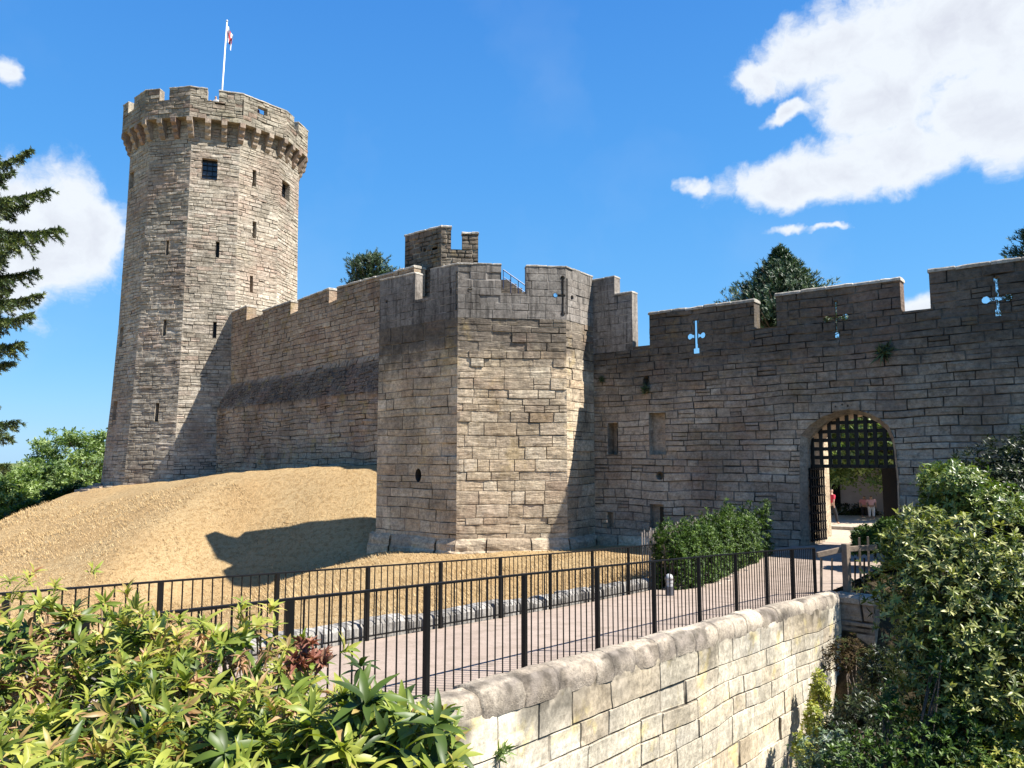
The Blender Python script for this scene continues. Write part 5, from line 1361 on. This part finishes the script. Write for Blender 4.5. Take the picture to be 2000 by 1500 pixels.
# ---- hedges
def hedge(name, pts, h, wd, n, seed, label, L=.095):
    rs = RS(seed); t = thing(name, pts[0], label, 'hedge'); P3 = []; A3 = []
    pts = [np.array(p, float) for p in pts]; seg = [np.linalg.norm((pts[i+1]-pts[i])[:2]) for i in range(len(pts)-1)]; cum = np.concatenate(([0], np.cumsum(seg)))
    for _ in range(n):
        s = rs.uniform(0, cum[-1]); i = min(np.searchsorted(cum, s, side='right')-1, len(seg)-1); f = (s-cum[i])/seg[i]; c = pts[i]+(pts[i+1]-pts[i])*f
        d = (pts[i+1]-pts[i]); d = d/np.linalg.norm(d); nn = np.array((d[1], -d[0], 0)); a = rs.uniform(-.5, math.pi+.5); hh = h*(1+.10*vnoise(np.array([s*1.7+seed]), np.array([0.]))[0])
        k = rs.uniform(.68, 1.08)*(1+.2*fbm(np.array([s*2.2]), np.array([a*1.5]))[0])
        ca, sa = math.cos(a), max(math.sin(a), -.0)
        ex = np.sign(ca)*abs(ca)**.5*wd/2*k; ez = (sa**.5)*hh*k if sa > 0 else rs.uniform(0, hh*.3)
        ef = min(1, (s+.2)/.5, (cum[-1]-s+.2)/.5); P3.append(c+nn*ex*ef+np.array((0, 0, ez*(.7+.3*ef)))); A3.append(nn*ca+np.array((0, 0, .5+sa))+rs.normal(0, .3, 3))
    P3 = np.array(P3); A3 = np.array(A3)
    fol('foliage', M['leaf_yew'], [rosettes(rs, P3, A3, 7, L, leaf_tpl(L, L*.32, segs=2, fold=.2), tilt=(.3, 1.4), stemlen=.05)], t)
    mb = MB()
    for k in range(int(cum[-1]/.5)+1):
        s = min(k*.5+.1, cum[-1]-.05); i = min(np.searchsorted(cum, s, side='right')-1, len(seg)-1); c = pts[i]+(pts[i+1]-pts[i])*(s-cum[i])/seg[i]
        for q in range(3): mb.tube([c+(0, 0, -.1), c+np.array((rs.normal(0, .12), rs.normal(0, .12), h*.8))], [.022, .01], 6)
    mb.obj('stems', M['bark'], t); return t
h0 = P(1325, 1165, 19.6); h1 = P(1400, 1135, 21.6); h2 = P(1508, 1088, 25.0)
hedge('yew_hedge', [h0+(-.3, .25, 0), h1+(-.3, .3, 0), h2+(-.3, .3, 0)], 1.6, 1.0, 8500, 61, 'bright green clipped yew hedge along the far side of the path before the gateway')
h3 = P(1668, 1080, 22.3); h4 = P(1760, 1075, 21.4)
hedge('yew_hedge', [h3, h4], .75, .8, 2600, 62, 'low green hedge behind the wooden fence on the right of the gateway')

# ---- conifers, pines and broad leaved trees
def tree_trunk(base, top, r0, r1, name, parent, wob=.15, seed=0, n=7):
    rs = RS(seed); b = np.array(base, float); t = np.array(top, float); pts = [b+(t-b)*i/n+(rs.normal(0, wob, 3)*(1, 1, 0) if 0 < i < n else 0) for i in range(n+1)]
    MB().tube(pts, [r0+(r1-r0)*i/n for i in range(n+1)], 9).obj(name, M['bark'], parent, smooth=True); return pts
def broad_tree(loc, label, h, cr, seed, mat='leaf_tree', group=None, n=150, leaf=.2, per=42, flat=.9, clump=.16):
    rs = RS(seed); t = thing('broadleaf_tree', loc, label, 'tree', group); loc = np.array(loc, float); c = loc+np.array((0, 0, h-cr*flat))
    pts = tree_trunk(loc, c, .03*h, .012*h, 'trunk', t, seed=seed); tpl = leaf_tpl(leaf, leaf*.6, segs=2, fold=.2)
    cl, d = blob_points(rs, c, (cr, cr, cr*flat), n, shell=(.5, 1.0), lump=.3, upper=-.6)
    k = rs.uniform(.6, 1.3, len(cl))*cr*clump; pp = np.repeat(cl, per, 0)+np.clip(rs.normal(0, .55, (len(cl)*per, 3)), -1.3, 1.3)*np.repeat(k, per)[:, None]*np.array((1, 1, .6))
    ax = rs.normal(0, .5, pp.shape)+(0, 0, .8); fol('crown', M[mat], [rosettes(rs, pp, ax, 3, leaf, tpl, tilt=(.6, 1.6), rnd=np.clip(np.repeat(rs.rand(len(cl)), per)+rs.normal(0, .15, len(pp)), 0, 1), stemlen=leaf*.6)], t)
    mb = MB()
    for i in range(0, len(cl), 4):
        s = pts[int(len(pts)*rs.uniform(.5, .95))]; e = cl[i]; mb.tube([s, (s+e)/2+np.array((0, 0, .08*cr)), e], [.008*h, .005*h, .0015*h], 5, caps=False)
    mb.obj('limbs', M['bark'], t, smooth=True); return t
def far(px, py, D, z): q = P(px, py, D); return (float(q[0]), float(q[1]), z)
for i, (px, top, D, cr, lb, mt) in enumerate([(175, 838, 95, 5.6, 'light green tree right beside the foot of the tall tower', 'leaf_tree'), (95, 905, 80, 5.0, 'rounded green tree beyond the left edge of the dry slope', 'leaf_tree'),
        (20, 915, 74, 4.8, 'leafy tree at the far left edge above the dry slope', 'leaf_tree'), (-60, 900, 80, 5.5, 'tree just at the left border partly behind the spruce branches', 'leaf_tree'), (140, 948, 68, 2.8, 'low bright green bush on the skyline of the dry slope', 'leaf_yew'), (50, 975, 60, 2.6, 'low bushy tree just over the left shoulder of the slope', 'leaf_yew')]):
    q = P(px, top, D); h = q[2]+9.0; broad_tree((float(q[0]), float(q[1]), -9.0), lb, h, cr, 300+i, mat=mt, group='trees beyond the mound', n=int(170), leaf=.34 if cr > 4 else .22, per=46)
def pine(loc, label, top, cr, ch, seed, mat='leaf_pine', n=260, needle=.3, cone=True, cat='conifer'):
    """conifer with upswept tufted boughs; cr crown radius, ch crown height"""
    rs = RS(seed); t = thing('pine_tree', loc, label, cat); loc = np.array(loc, float); tp_ = np.array((loc[0], loc[1], top)); tree_trunk(loc, tp_, .3, .04, 'trunk', t, wob=.08, seed=seed)
    mb = MB(); pos = []; axs = []
    for k in range(n):
        f = rs.rand()**.8; z = top-ch*f-.3; r = cr*((f**1.05) if cone else math.sqrt(max(0, 1-(2*f-1)**2))*.9+.15)*rs.uniform(.55, 1.05); a = rs.uniform(0, 6.28)
        e = np.array((loc[0]+r*math.cos(a), loc[1]+r*math.sin(a), z+.25*r)); s = np.array((loc[0], loc[1], z-.25*r)); 
        if k % 2 == 0: mb.tube([s, (s+e)/2-np.array((0, 0, .06*r)), e], [.06, .035, .012], 5, caps=False)
        m_ = 9
        for q in range(m_):
            u = rs.uniform(.35, 1.05); p = s+(e-s)*u+rs.normal(0, .16, 3); pos.append(p); dr = (e-s)/max(np.linalg.norm(e-s), .1); axs.append(dr*.7+np.array((0, 0, .8))+rs.normal(0, .3, 3))
    pos = np.array(pos); axs = np.array(axs); mb.obj('boughs', M['bark'], t, smooth=True)
    fol('crown', M[mat], [rosettes(rs, pos, axs, 14, needle, leaf_tpl(needle*.85, needle*.17, segs=2, fold=.1), tilt=(.15, 1.1), stemlen=needle*.9, rnd=rs.rand(len(pos)))], t); return t
q = P(1522, 478, 47); pine((float(q[0]), float(q[1]), -3), 'dense green conifer with a rounded cone shape rising behind the gate wall', float(q[2]), 5.4, 5.6, 401, n=800)
q = P(722, 492, 66); pine((float(q[0]), float(q[1]), -3), 'small dark pine crown peeping over the battlements between tower and turret', float(q[2]), 2.2, 4.2, 402, n=230, cone=False)
q = P(2032, 385, 44); pine((float(q[0]), float(q[1]), -3), 'dark conifer with level boughs just above the wall at the right edge', float(q[2]), 3.9, 6.5, 403, n=380)

# spruce on the left with long hanging boughs
def spruce(loc, top, label, seed):
    rs = RS(seed); t = thing('spruce_tree', loc, label, 'conifer'); loc = np.array(loc, float); tree_trunk(loc, (loc[0], loc[1], top), .34, .05, 'trunk', t, wob=.03, seed=seed)
    mb = MB(); pos = []; ax = []
    # boughs seen in the picture: pixel of the tip, start height offset
    tips = [(62,285,.5),(100,362,.9),(55,395,.7),(125,437,1.0),(78,520,.8),(85,565,.8),(66,603,.7),(50,660,.9),(30,700,.5),(30,330,.4),(-10,250,.4),(38,815,.8),(28,850,.6),(20,900,.6),(-10,930,.6),(35,470,.6),(25,560,.6),(15,620,.6),(20,380,.8),(5,440,.9),(10,500,.9),(20,540,.9),(0,590,.9),(5,345,.7),(-5,300,.7),(0,640,.8),(5,840,.7),(-10,880,.8)]
    Dt = math.hypot(loc[0], loc[1])
    br = []
    for (x, y, s) in tips:
        e = P(x, y, 19.5+rs.uniform(-.8, .8)); br.append((np.array((loc[0], loc[1], e[2]-.2+rs.uniform(.2, .7))), e, s))
    for k in range(46):
        z = rs.uniform(-2.5, top-.8); 
        if -2.2 < (z-1.2) < .6 and False: continue
        a = rs.uniform(0, 6.28); L = (top-z)*.26+.9; e = np.array((loc[0]+L*math.cos(a), loc[1]+L*math.sin(a), z-.25*L))
        if math.cos(a) > .25: continue
        br.append((np.array((loc[0], loc[1], z)), e, .7))
    for s, e, w_ in br:
        d = e-s; L = np.linalg.norm(d); pts = []
        for i in range(7):
            u = i/6; p = s+d*u; p = p+np.array((0, 0, -.28*math.sin(u*math.pi*.9)*L*.35)); pts.append(p)
        mb.tube(pts, [.045-.038*i/6 for i in range(7)], 5, caps=False)
        side = np.cross(d/L, (0, 0, 1)); side /= np.linalg.norm(side)
        nt_ = int(L*13)
        for k in range(nt_):
            u = .2+.8*k/nt_; i = min(int(u*6), 5); p = pts[i]+(pts[i+1]-pts[i])*(u*6-i); tl = (.85*(1-u)+.25)*rs.uniform(.6, 1.2)*w_
            sg = 1 if k % 2 else -1; dv = (d/L)*.75+side*sg*rs.uniform(.3, 1)+np.array((0, 0, -1.15*rs.rand()-.1)); dv /= np.linalg.norm(dv)
            m_ = max(3, int(tl*18))
            for q in range(m_):
                v = q/m_; pos.append(p+dv*tl*v+np.array((0, 0, -.25*v*v*tl))); ax.append(dv+rs.normal(0, .1, 3))
            mb.tube([p, p+dv*tl*.9+np.array((0, 0, -.2*tl))], [.008, .003], 4, caps=False)
        for q in range(int(L*10)): u = rs.uniform(.3, 1.); i = min(int(u*6), 5); pos.append(pts[i]+(pts[i+1]-pts[i])*(u*6-i)); ax.append(d/L+rs.normal(0, .15, 3))
    pos = np.array(pos); ax = np.array(ax); mb.obj('boughs', M['bark'], t, smooth=True)
    fol('crown', M['leaf_spruce'], [rosettes(rs, pos, ax, 11, .07, leaf_tpl(.12, .030, segs=2, fold=.1, droop=0), tilt=(.35, 1.2), stemlen=.07, rnd=rs.rand(len(pos)))], t); return t
q = P(-130, 600, 20.3); spruce((float(q[0]), float(q[1]), -6.5), float(P(-130, 120, 20.3)[2]), 'spruce at the left edge with long drooping boughs reaching into view', 71)

# ================================================================== SMALL THINGS
# split paling fence behind the hedge
pf0 = P(1255, 1110, 20.6); pf1 = P(1450, 1060, 26.2)
pk = thing('picket_fence', pf0, 'rustic fence of split chestnut pales behind the clipped hedge', 'fence'); rng = random.Random(3)
L = float(np.linalg.norm((pf1-pf0)[:2])); npk = 58
for i in range(npk):
    t = i/(npk-1); p = pf0+(pf1-pf0)*t; z0 = -3.3; pt = P(1250+190*t, 1037-48*t, 20.6+5.6*t); h = pt[2]-z0+rng.uniform(-.06, .06); lean = rng.uniform(-.05, .05)
    mb = MB(); w0 = rng.uniform(.018, .028); mb.tube([(p[0], p[1], z0), (p[0]+lean*.4, p[1], z0+h-.06), (p[0]+lean*.45, p[1], z0+h)], [w0, w0*.9, w0*.3], 5); mb.obj('pale', M['pale'], pk)
mb = MB(); 
for hh in (.3, 1.0):
    for i in range(10):
        a = pf0+(pf1-pf0)*i/10; b = pf0+(pf1-pf0)*(i+1)/10; mb.tube([(a[0], a[1], -3.3+hh), (b[0], b[1], -3.3+hh)], .006, 4, caps=False)
mb.obj('wire', M['grey'], pk)
# short post cluster where the far railing ends
# bollard light
bp_ = P(1308, 1181, 18.6); bl_ = thing('bollard_light', bp_, 'short grey bollard light with a frosted domed top beside the path', 'bollard light'); x, y, z = (float(v) for v in bp_)
MB().tube([(x, y, z-.05), (x, y, z+.44)], .1, 20).obj('post', M['grey'], bl_, smooth=False)
MB().tube([(x, y, z+.44), (x, y, z+.50), (x, y, z+.53), (x, y, z+.60)], [.085, .085, .095, .095], 20).obj('lens', M['lens'], bl_)
MB().tube([(x, y, z+.60), (x, y, z+.66), (x, y, z+.71), (x, y, z+.735)], [.105, .098, .07, .02], 20).obj('cap', M['lens'], bl_, smooth=True)
# edging of loose stones under the hedge
rs = RS(8); W = WallMesh()
for k in range(260):
    t = rs.rand(); a = P(1330, 1178, 19.2)*(1-t)+P(1488, 1098, 24.3)*t; a = a+np.array((rs.normal(0, .16), rs.normal(0, .16), rs.uniform(0, .06))); s_ = rs.uniform(.03, .085)
    b = MB().box((0, 0, 0), (s_*1.5, s_*1.2, s_)); m_ = Matrix.Rotation(rs.uniform(0, 3), 3, 'Z') @ Matrix.Rotation(rs.uniform(-.5, .5), 3, 'X')
    W.add([tuple(m_ @ (Vector(v)*(1+rs.uniform(-.25, .25)))+Vector(tuple(a))) for v in b.V], b.F, rs.rand(), 0)
tag(W.obj('rubble_edging', M['coping']), 'loose pale rubble stones edging the path under the hedge', 'rubble', kind='stuff')
# timber fence at the end of the bridge
tf = thing('timber_fence', P(1655, 1230, 19.2), 'weathered brown timber fence post with sloping rails at the end of the bridge', 'fence')
a = P(1648, 1062, 19.0); b = P(1655, 1330, 19.0)
MB().box(((a[0]+b[0])/2, a[1], (a[2]+b[2])/2), (.165, .15, float(a[2]-b[2])), Matrix.Rotation(.6, 3, 'Z')).obj('post', M['wood'], tf, bevel=.012)
r0, r1, r2 = P(1596, 1084, 18.9), P(1645, 1073, 19.05), P(1712, 1069, 19.3)
MB().beam(r0, r1, .07, .13).obj('rail', M['wood'], tf, bevel=.008); MB().beam(r1, r2, .07, .13).obj('rail', M['wood'], tf, bevel=.008)
for px in (1604, 1625, 1670, 1688):
    p0 = P(px, 1090, 19.0); p1 = P(px, 1175, 19.0); MB().beam(p0, p1, .05 if px < 1610 else .03, .04, up=(0, 1, 0)).obj('baluster', M['wood'] if px < 1660 else M['iron'], tf)
for px, yy in ((1678, 1050), (1695, 1048)):
    MB().beam(P(px, yy, 20.2), P(px+3, 1130, 20.2), .05, .03, up=(0, 1, 0)).obj('pale', M['wood'], tf)

# ---- seen through the archway
q = P(1680, 985, 47); hb = thing('court_building', (float(q[0]), float(q[1]), -3.0), 'pale grey rendered building seen in shade through the archway', 'building')
mb = MB(); d1 = dG; c = np.array(q[:2]); f0 = c-dG*7; f1_ = c+dG*9
plaster = plain_mat('pale_render', (.36,.33,.32), .9, var=.12, scale=1.5)
mb.add([(*f0, -3), (*f1_, -3), (*f1_, 3.4), (*f0, 3.4), (*(f0-nG*6), -3), (*(f1_-nG*6), -3), (*(f1_-nG*6), 3.4), (*(f0-nG*6), 3.4)], [(0,1,2,3),(0,4,5,1),(1,5,6,2),(2,6,7,3),(3,7,4,0),(4,7,6,5)]); mb.obj('wall', plaster, hb)
for s_ in (-1.6, 3.0):
    p = c+dG*s_+nG*.03; mb = MB(); mb.beam((p[0], p[1], -3), (p[0], p[1], -.7), .9, .1, up=(nG[0], nG[1], 0)); mb.obj('door', M['door'], hb)
mb = MB(); rr = [(*(f0+nG*.5), 3.3), (*(f1_+nG*.5), 3.3), (*(f1_-nG*3), 5.6), (*(f0-nG*3), 5.6), (*(f1_-nG*6.5), 3.3), (*(f0-nG*6.5), 3.3)]
mb.add(rr, [(0,1,2,3),(3,2,4,5),(0,3,5),(1,4,2)]); mb.obj('roof', plain_mat('slate', (.09,.09,.1), .7), hb)
q = P(1745, 860, 41.5); broad_tree((float(q[0]), float(q[1]), -3.0), 'shady tree with hanging boughs in the court behind the archway', 7.7, 4.6, 501, n=520, leaf=.2, per=46, flat=.78)
shrub('courtyard_shrub', tuple(float(v) for v in (*PY(1668, 1000, 43.6)[:2], -3.0)), 'low dark shrubs against the pale building seen through the archway', 'bush', [(tuple(PY(1655, 1003, 43.4)), (.9, .5, .5)), (tuple(PY(1690, 1005, 43.2)), (.8, .5, .45))], 260, .16, .07, M['leaf_dark'], 95, nleaf=6)
# rough lit stone edge of the inner buttress
bt = (G0-nG*4.3)+dG*meet(G0-nG*4.3, dG, 1612, 980); cbt = thing('inner_buttress', (bt[0], bt[1], -3.0), 'narrow strip of rough pale stone lit by the sun inside the archway', 'buttress')
W, _ = build_wall(bt[:2]-dG*1.6+nG*.0, dG, nG, 0, 1.55, -3.2, [(0, 3.0), (1.55, 3.0)], 91, thick=.8, rh=(.2,.4), bw=(.3,.7), amp=.06, sub=.12, rough=.05, jd=.05); W.obj('wall', M['bastion'], cbt)
stepc = MB(); p = gp(arch[2][0]+1.6, 0, -8.5); stepc.beam((*(p[:2]-dG*5), -2.93), (*(p[:2]+dG*6), -2.93), .3, .14); kst = stepc.obj('stone_step', M['coping'], base=(p[0], p[1], -3)); tag(kst, 'low stone kerb step crossing the court behind the gateway', 'step')

# ---- people
skin = plain_mat('skin', (.45,.28,.2), .6, var=.05); hairm = plain_mat('hair', (.03,.022,.018), .7)
def skin_mesh(name, joints, edges, mat, parent=None, base=None, root=0, sub=1):
    me = bpy.data.meshes.new(name); me.from_pydata([tuple(j[:3]) for j in joints], edges, []); me.update()
    o = bpy.data.objects.new(name, me); col.objects.link(o)
    md = o.modifiers.new('skin', 'SKIN'); 
    sk = me.skin_vertices[0].data if me.skin_vertices else None
    if sk is None:
        me.attributes.new('x', 'FLOAT', 'POINT')
    for i, j in enumerate(joints): sk[i].radius = (j[3], j[3]*(j[4] if len(j) > 4 else 1)); sk[i].use_root = (i == root)
    s2 = o.modifiers.new('sub', 'SUBSURF'); s2.levels = sub; s2.render_levels = sub
    me.materials.append(mat)
    if parent: o.parent = parent
    return o
def person(loc, heading, label, top, trousers, H=1.72, stride=.0, group=None, arms='down', cap=None, sit=False):
    t = thing('person', loc, label, 'person', group); t.rotation_euler = (0, 0, heading); s = H/1.72
    hip = .92*s; st = stride*s
    J = [(0,0,hip,.125,.8),(0,.0,1.12*s,.12,.75),(0,0,1.34*s,.15,.65),(0,.0,1.45*s,.06),(0,.0,1.53*s,.06),(0,.01,1.60*s,.088,1.1),(0,.01,1.70*s,.07,1.1)]
    E = [(0,1),(1,2),(2,3),(3,4),(4,5),(5,6)]
    for sg in (-1, 1):
        b = len(J); y1 = st*sg
        J += [(.09*sg,0,hip-.06,.085),(.095*sg,y1*.55-.02*0+.03,.5*s,.062),(.095*sg,y1*(1.0),.09*s,.042),(.1*sg,y1+.13,.03*s,.038)]
        E += [(0,b),(b,b+1),(b+1,b+2),(b+2,b+3)]
        b = len(J); J += [(.19*sg,0,1.38*s,.055),(.23*sg,-.03-y1*.3,1.11*s,.04),(.22*sg,.06-y1*.6,.88*s,.03),(.215*sg,.09-y1*.6,.80*s,.035)]
        if arms == 'up' and sg == 1: J[b+1] = (.24,.1,1.15*s,.04); J[b+2] = (.16,.28,1.28*s,.03); J[b+3] = (.13,.33,1.34*s,.035)
        E += [(2,b),(b,b+1),(b+1,b+2),(b+2,b+3)]
    body = skin_mesh('body', J, E, skin, t)
    k = 7
    SJ = [(0,0,hip+.02,.15,.8),(0,0,1.12*s,.14,.78),(0,0,1.33*s,.165,.68),(0,0,1.43*s,.08)]; SE = [(0,1),(1,2),(2,3)]
    for sg, b0 in ((-1, 11), (1, 19)): 
        b = len(SJ); p, q = J[b0], J[b0+1]; SJ += [(*p[:3],.07),(*[p[i]+(q[i]-p[i])*.75 for i in range(3)],.058)]; SE += [(2,b),(b,b+1)]
    skin_mesh('shirt', SJ, SE, top, t)
    TJ = [(0,0,hip+.04,.14,.85)]; TE = []
    for b0 in (7, 15):
        b = len(TJ); TJ += [(*J[b0][:3],.105),(*J[b0+1][:3],.08),(*J[b0+2][:3],.062)]; TE += [(0,b),(b,b+1),(b+1,b+2)]
    skin_mesh('trousers', TJ, TE, trousers, t)
    skin_mesh('hair', [(0,-.02,1.64*s,.085,1.1),(0,-.015,1.715*s,.075,1.1)], [(0,1)], cap or hairm, t)
    return t
def cloth(n, c): return plain_mat(n, c, .8, var=.08)
navy = cloth('dark_cloth', (.015,.016,.022)); red = cloth('red_cloth', (.5,.03,.06)); pinkm = cloth('pink_cloth', (.62,.30,.36)); white = cloth('white_cloth', (.7,.7,.7)); purple = cloth('purple_cloth', (.2,.1,.25)); bluec = cloth('blue_cloth', (.08,.14,.35))
q = P(1626, 1026, 36.5); person((float(q[0]), float(q[1]), -3.0), -1.2, 'person in a red top and dark trousers walking beyond the archway', red, navy, H=1.68, stride=.22)
grp = 'visitors sitting in the court'
q = P(1690, 1018, 41); person((float(q[0]), float(q[1]), -3.0), 2.6, 'small person in pale pink, left of a pair beyond the archway', pinkm, navy, H=1.12)
q = P(1703, 1018, 40.5); person((float(q[0]), float(q[1]), -3.0), 2.9, 'small person in bright pink, right of a pair beyond the archway', cloth('rose_cloth', (.7,.42,.45)), white, H=1.15)
dz = zpc-.95
for (px, k, dep, lb, tp2, H) in [(321, 11, 1.0, 'dark clothed person in the left gap of the tower battlements', navy, 1.66), (420, 0, .95, 'person in a white top with dark hair in the middle gap of the tower battlements', white, 1.8), (409, 0, 1.6, 'person in blue half hidden in the middle gap of the tower battlements', bluec, 1.74), (513, 1, .85, 'person in purple looking through the opening in the right tower parapet', purple, 1.75)]:
    u_ = tpx(k, px, 203, lambda z: RP)[0]; q = face_map(k, Rp)[0](np.array([u_]), np.array([zpc]), np.array([-dep]))[0]; person((float(q[0]), float(q[1]), dz), 3.0, lb, tp2, navy, H=H)
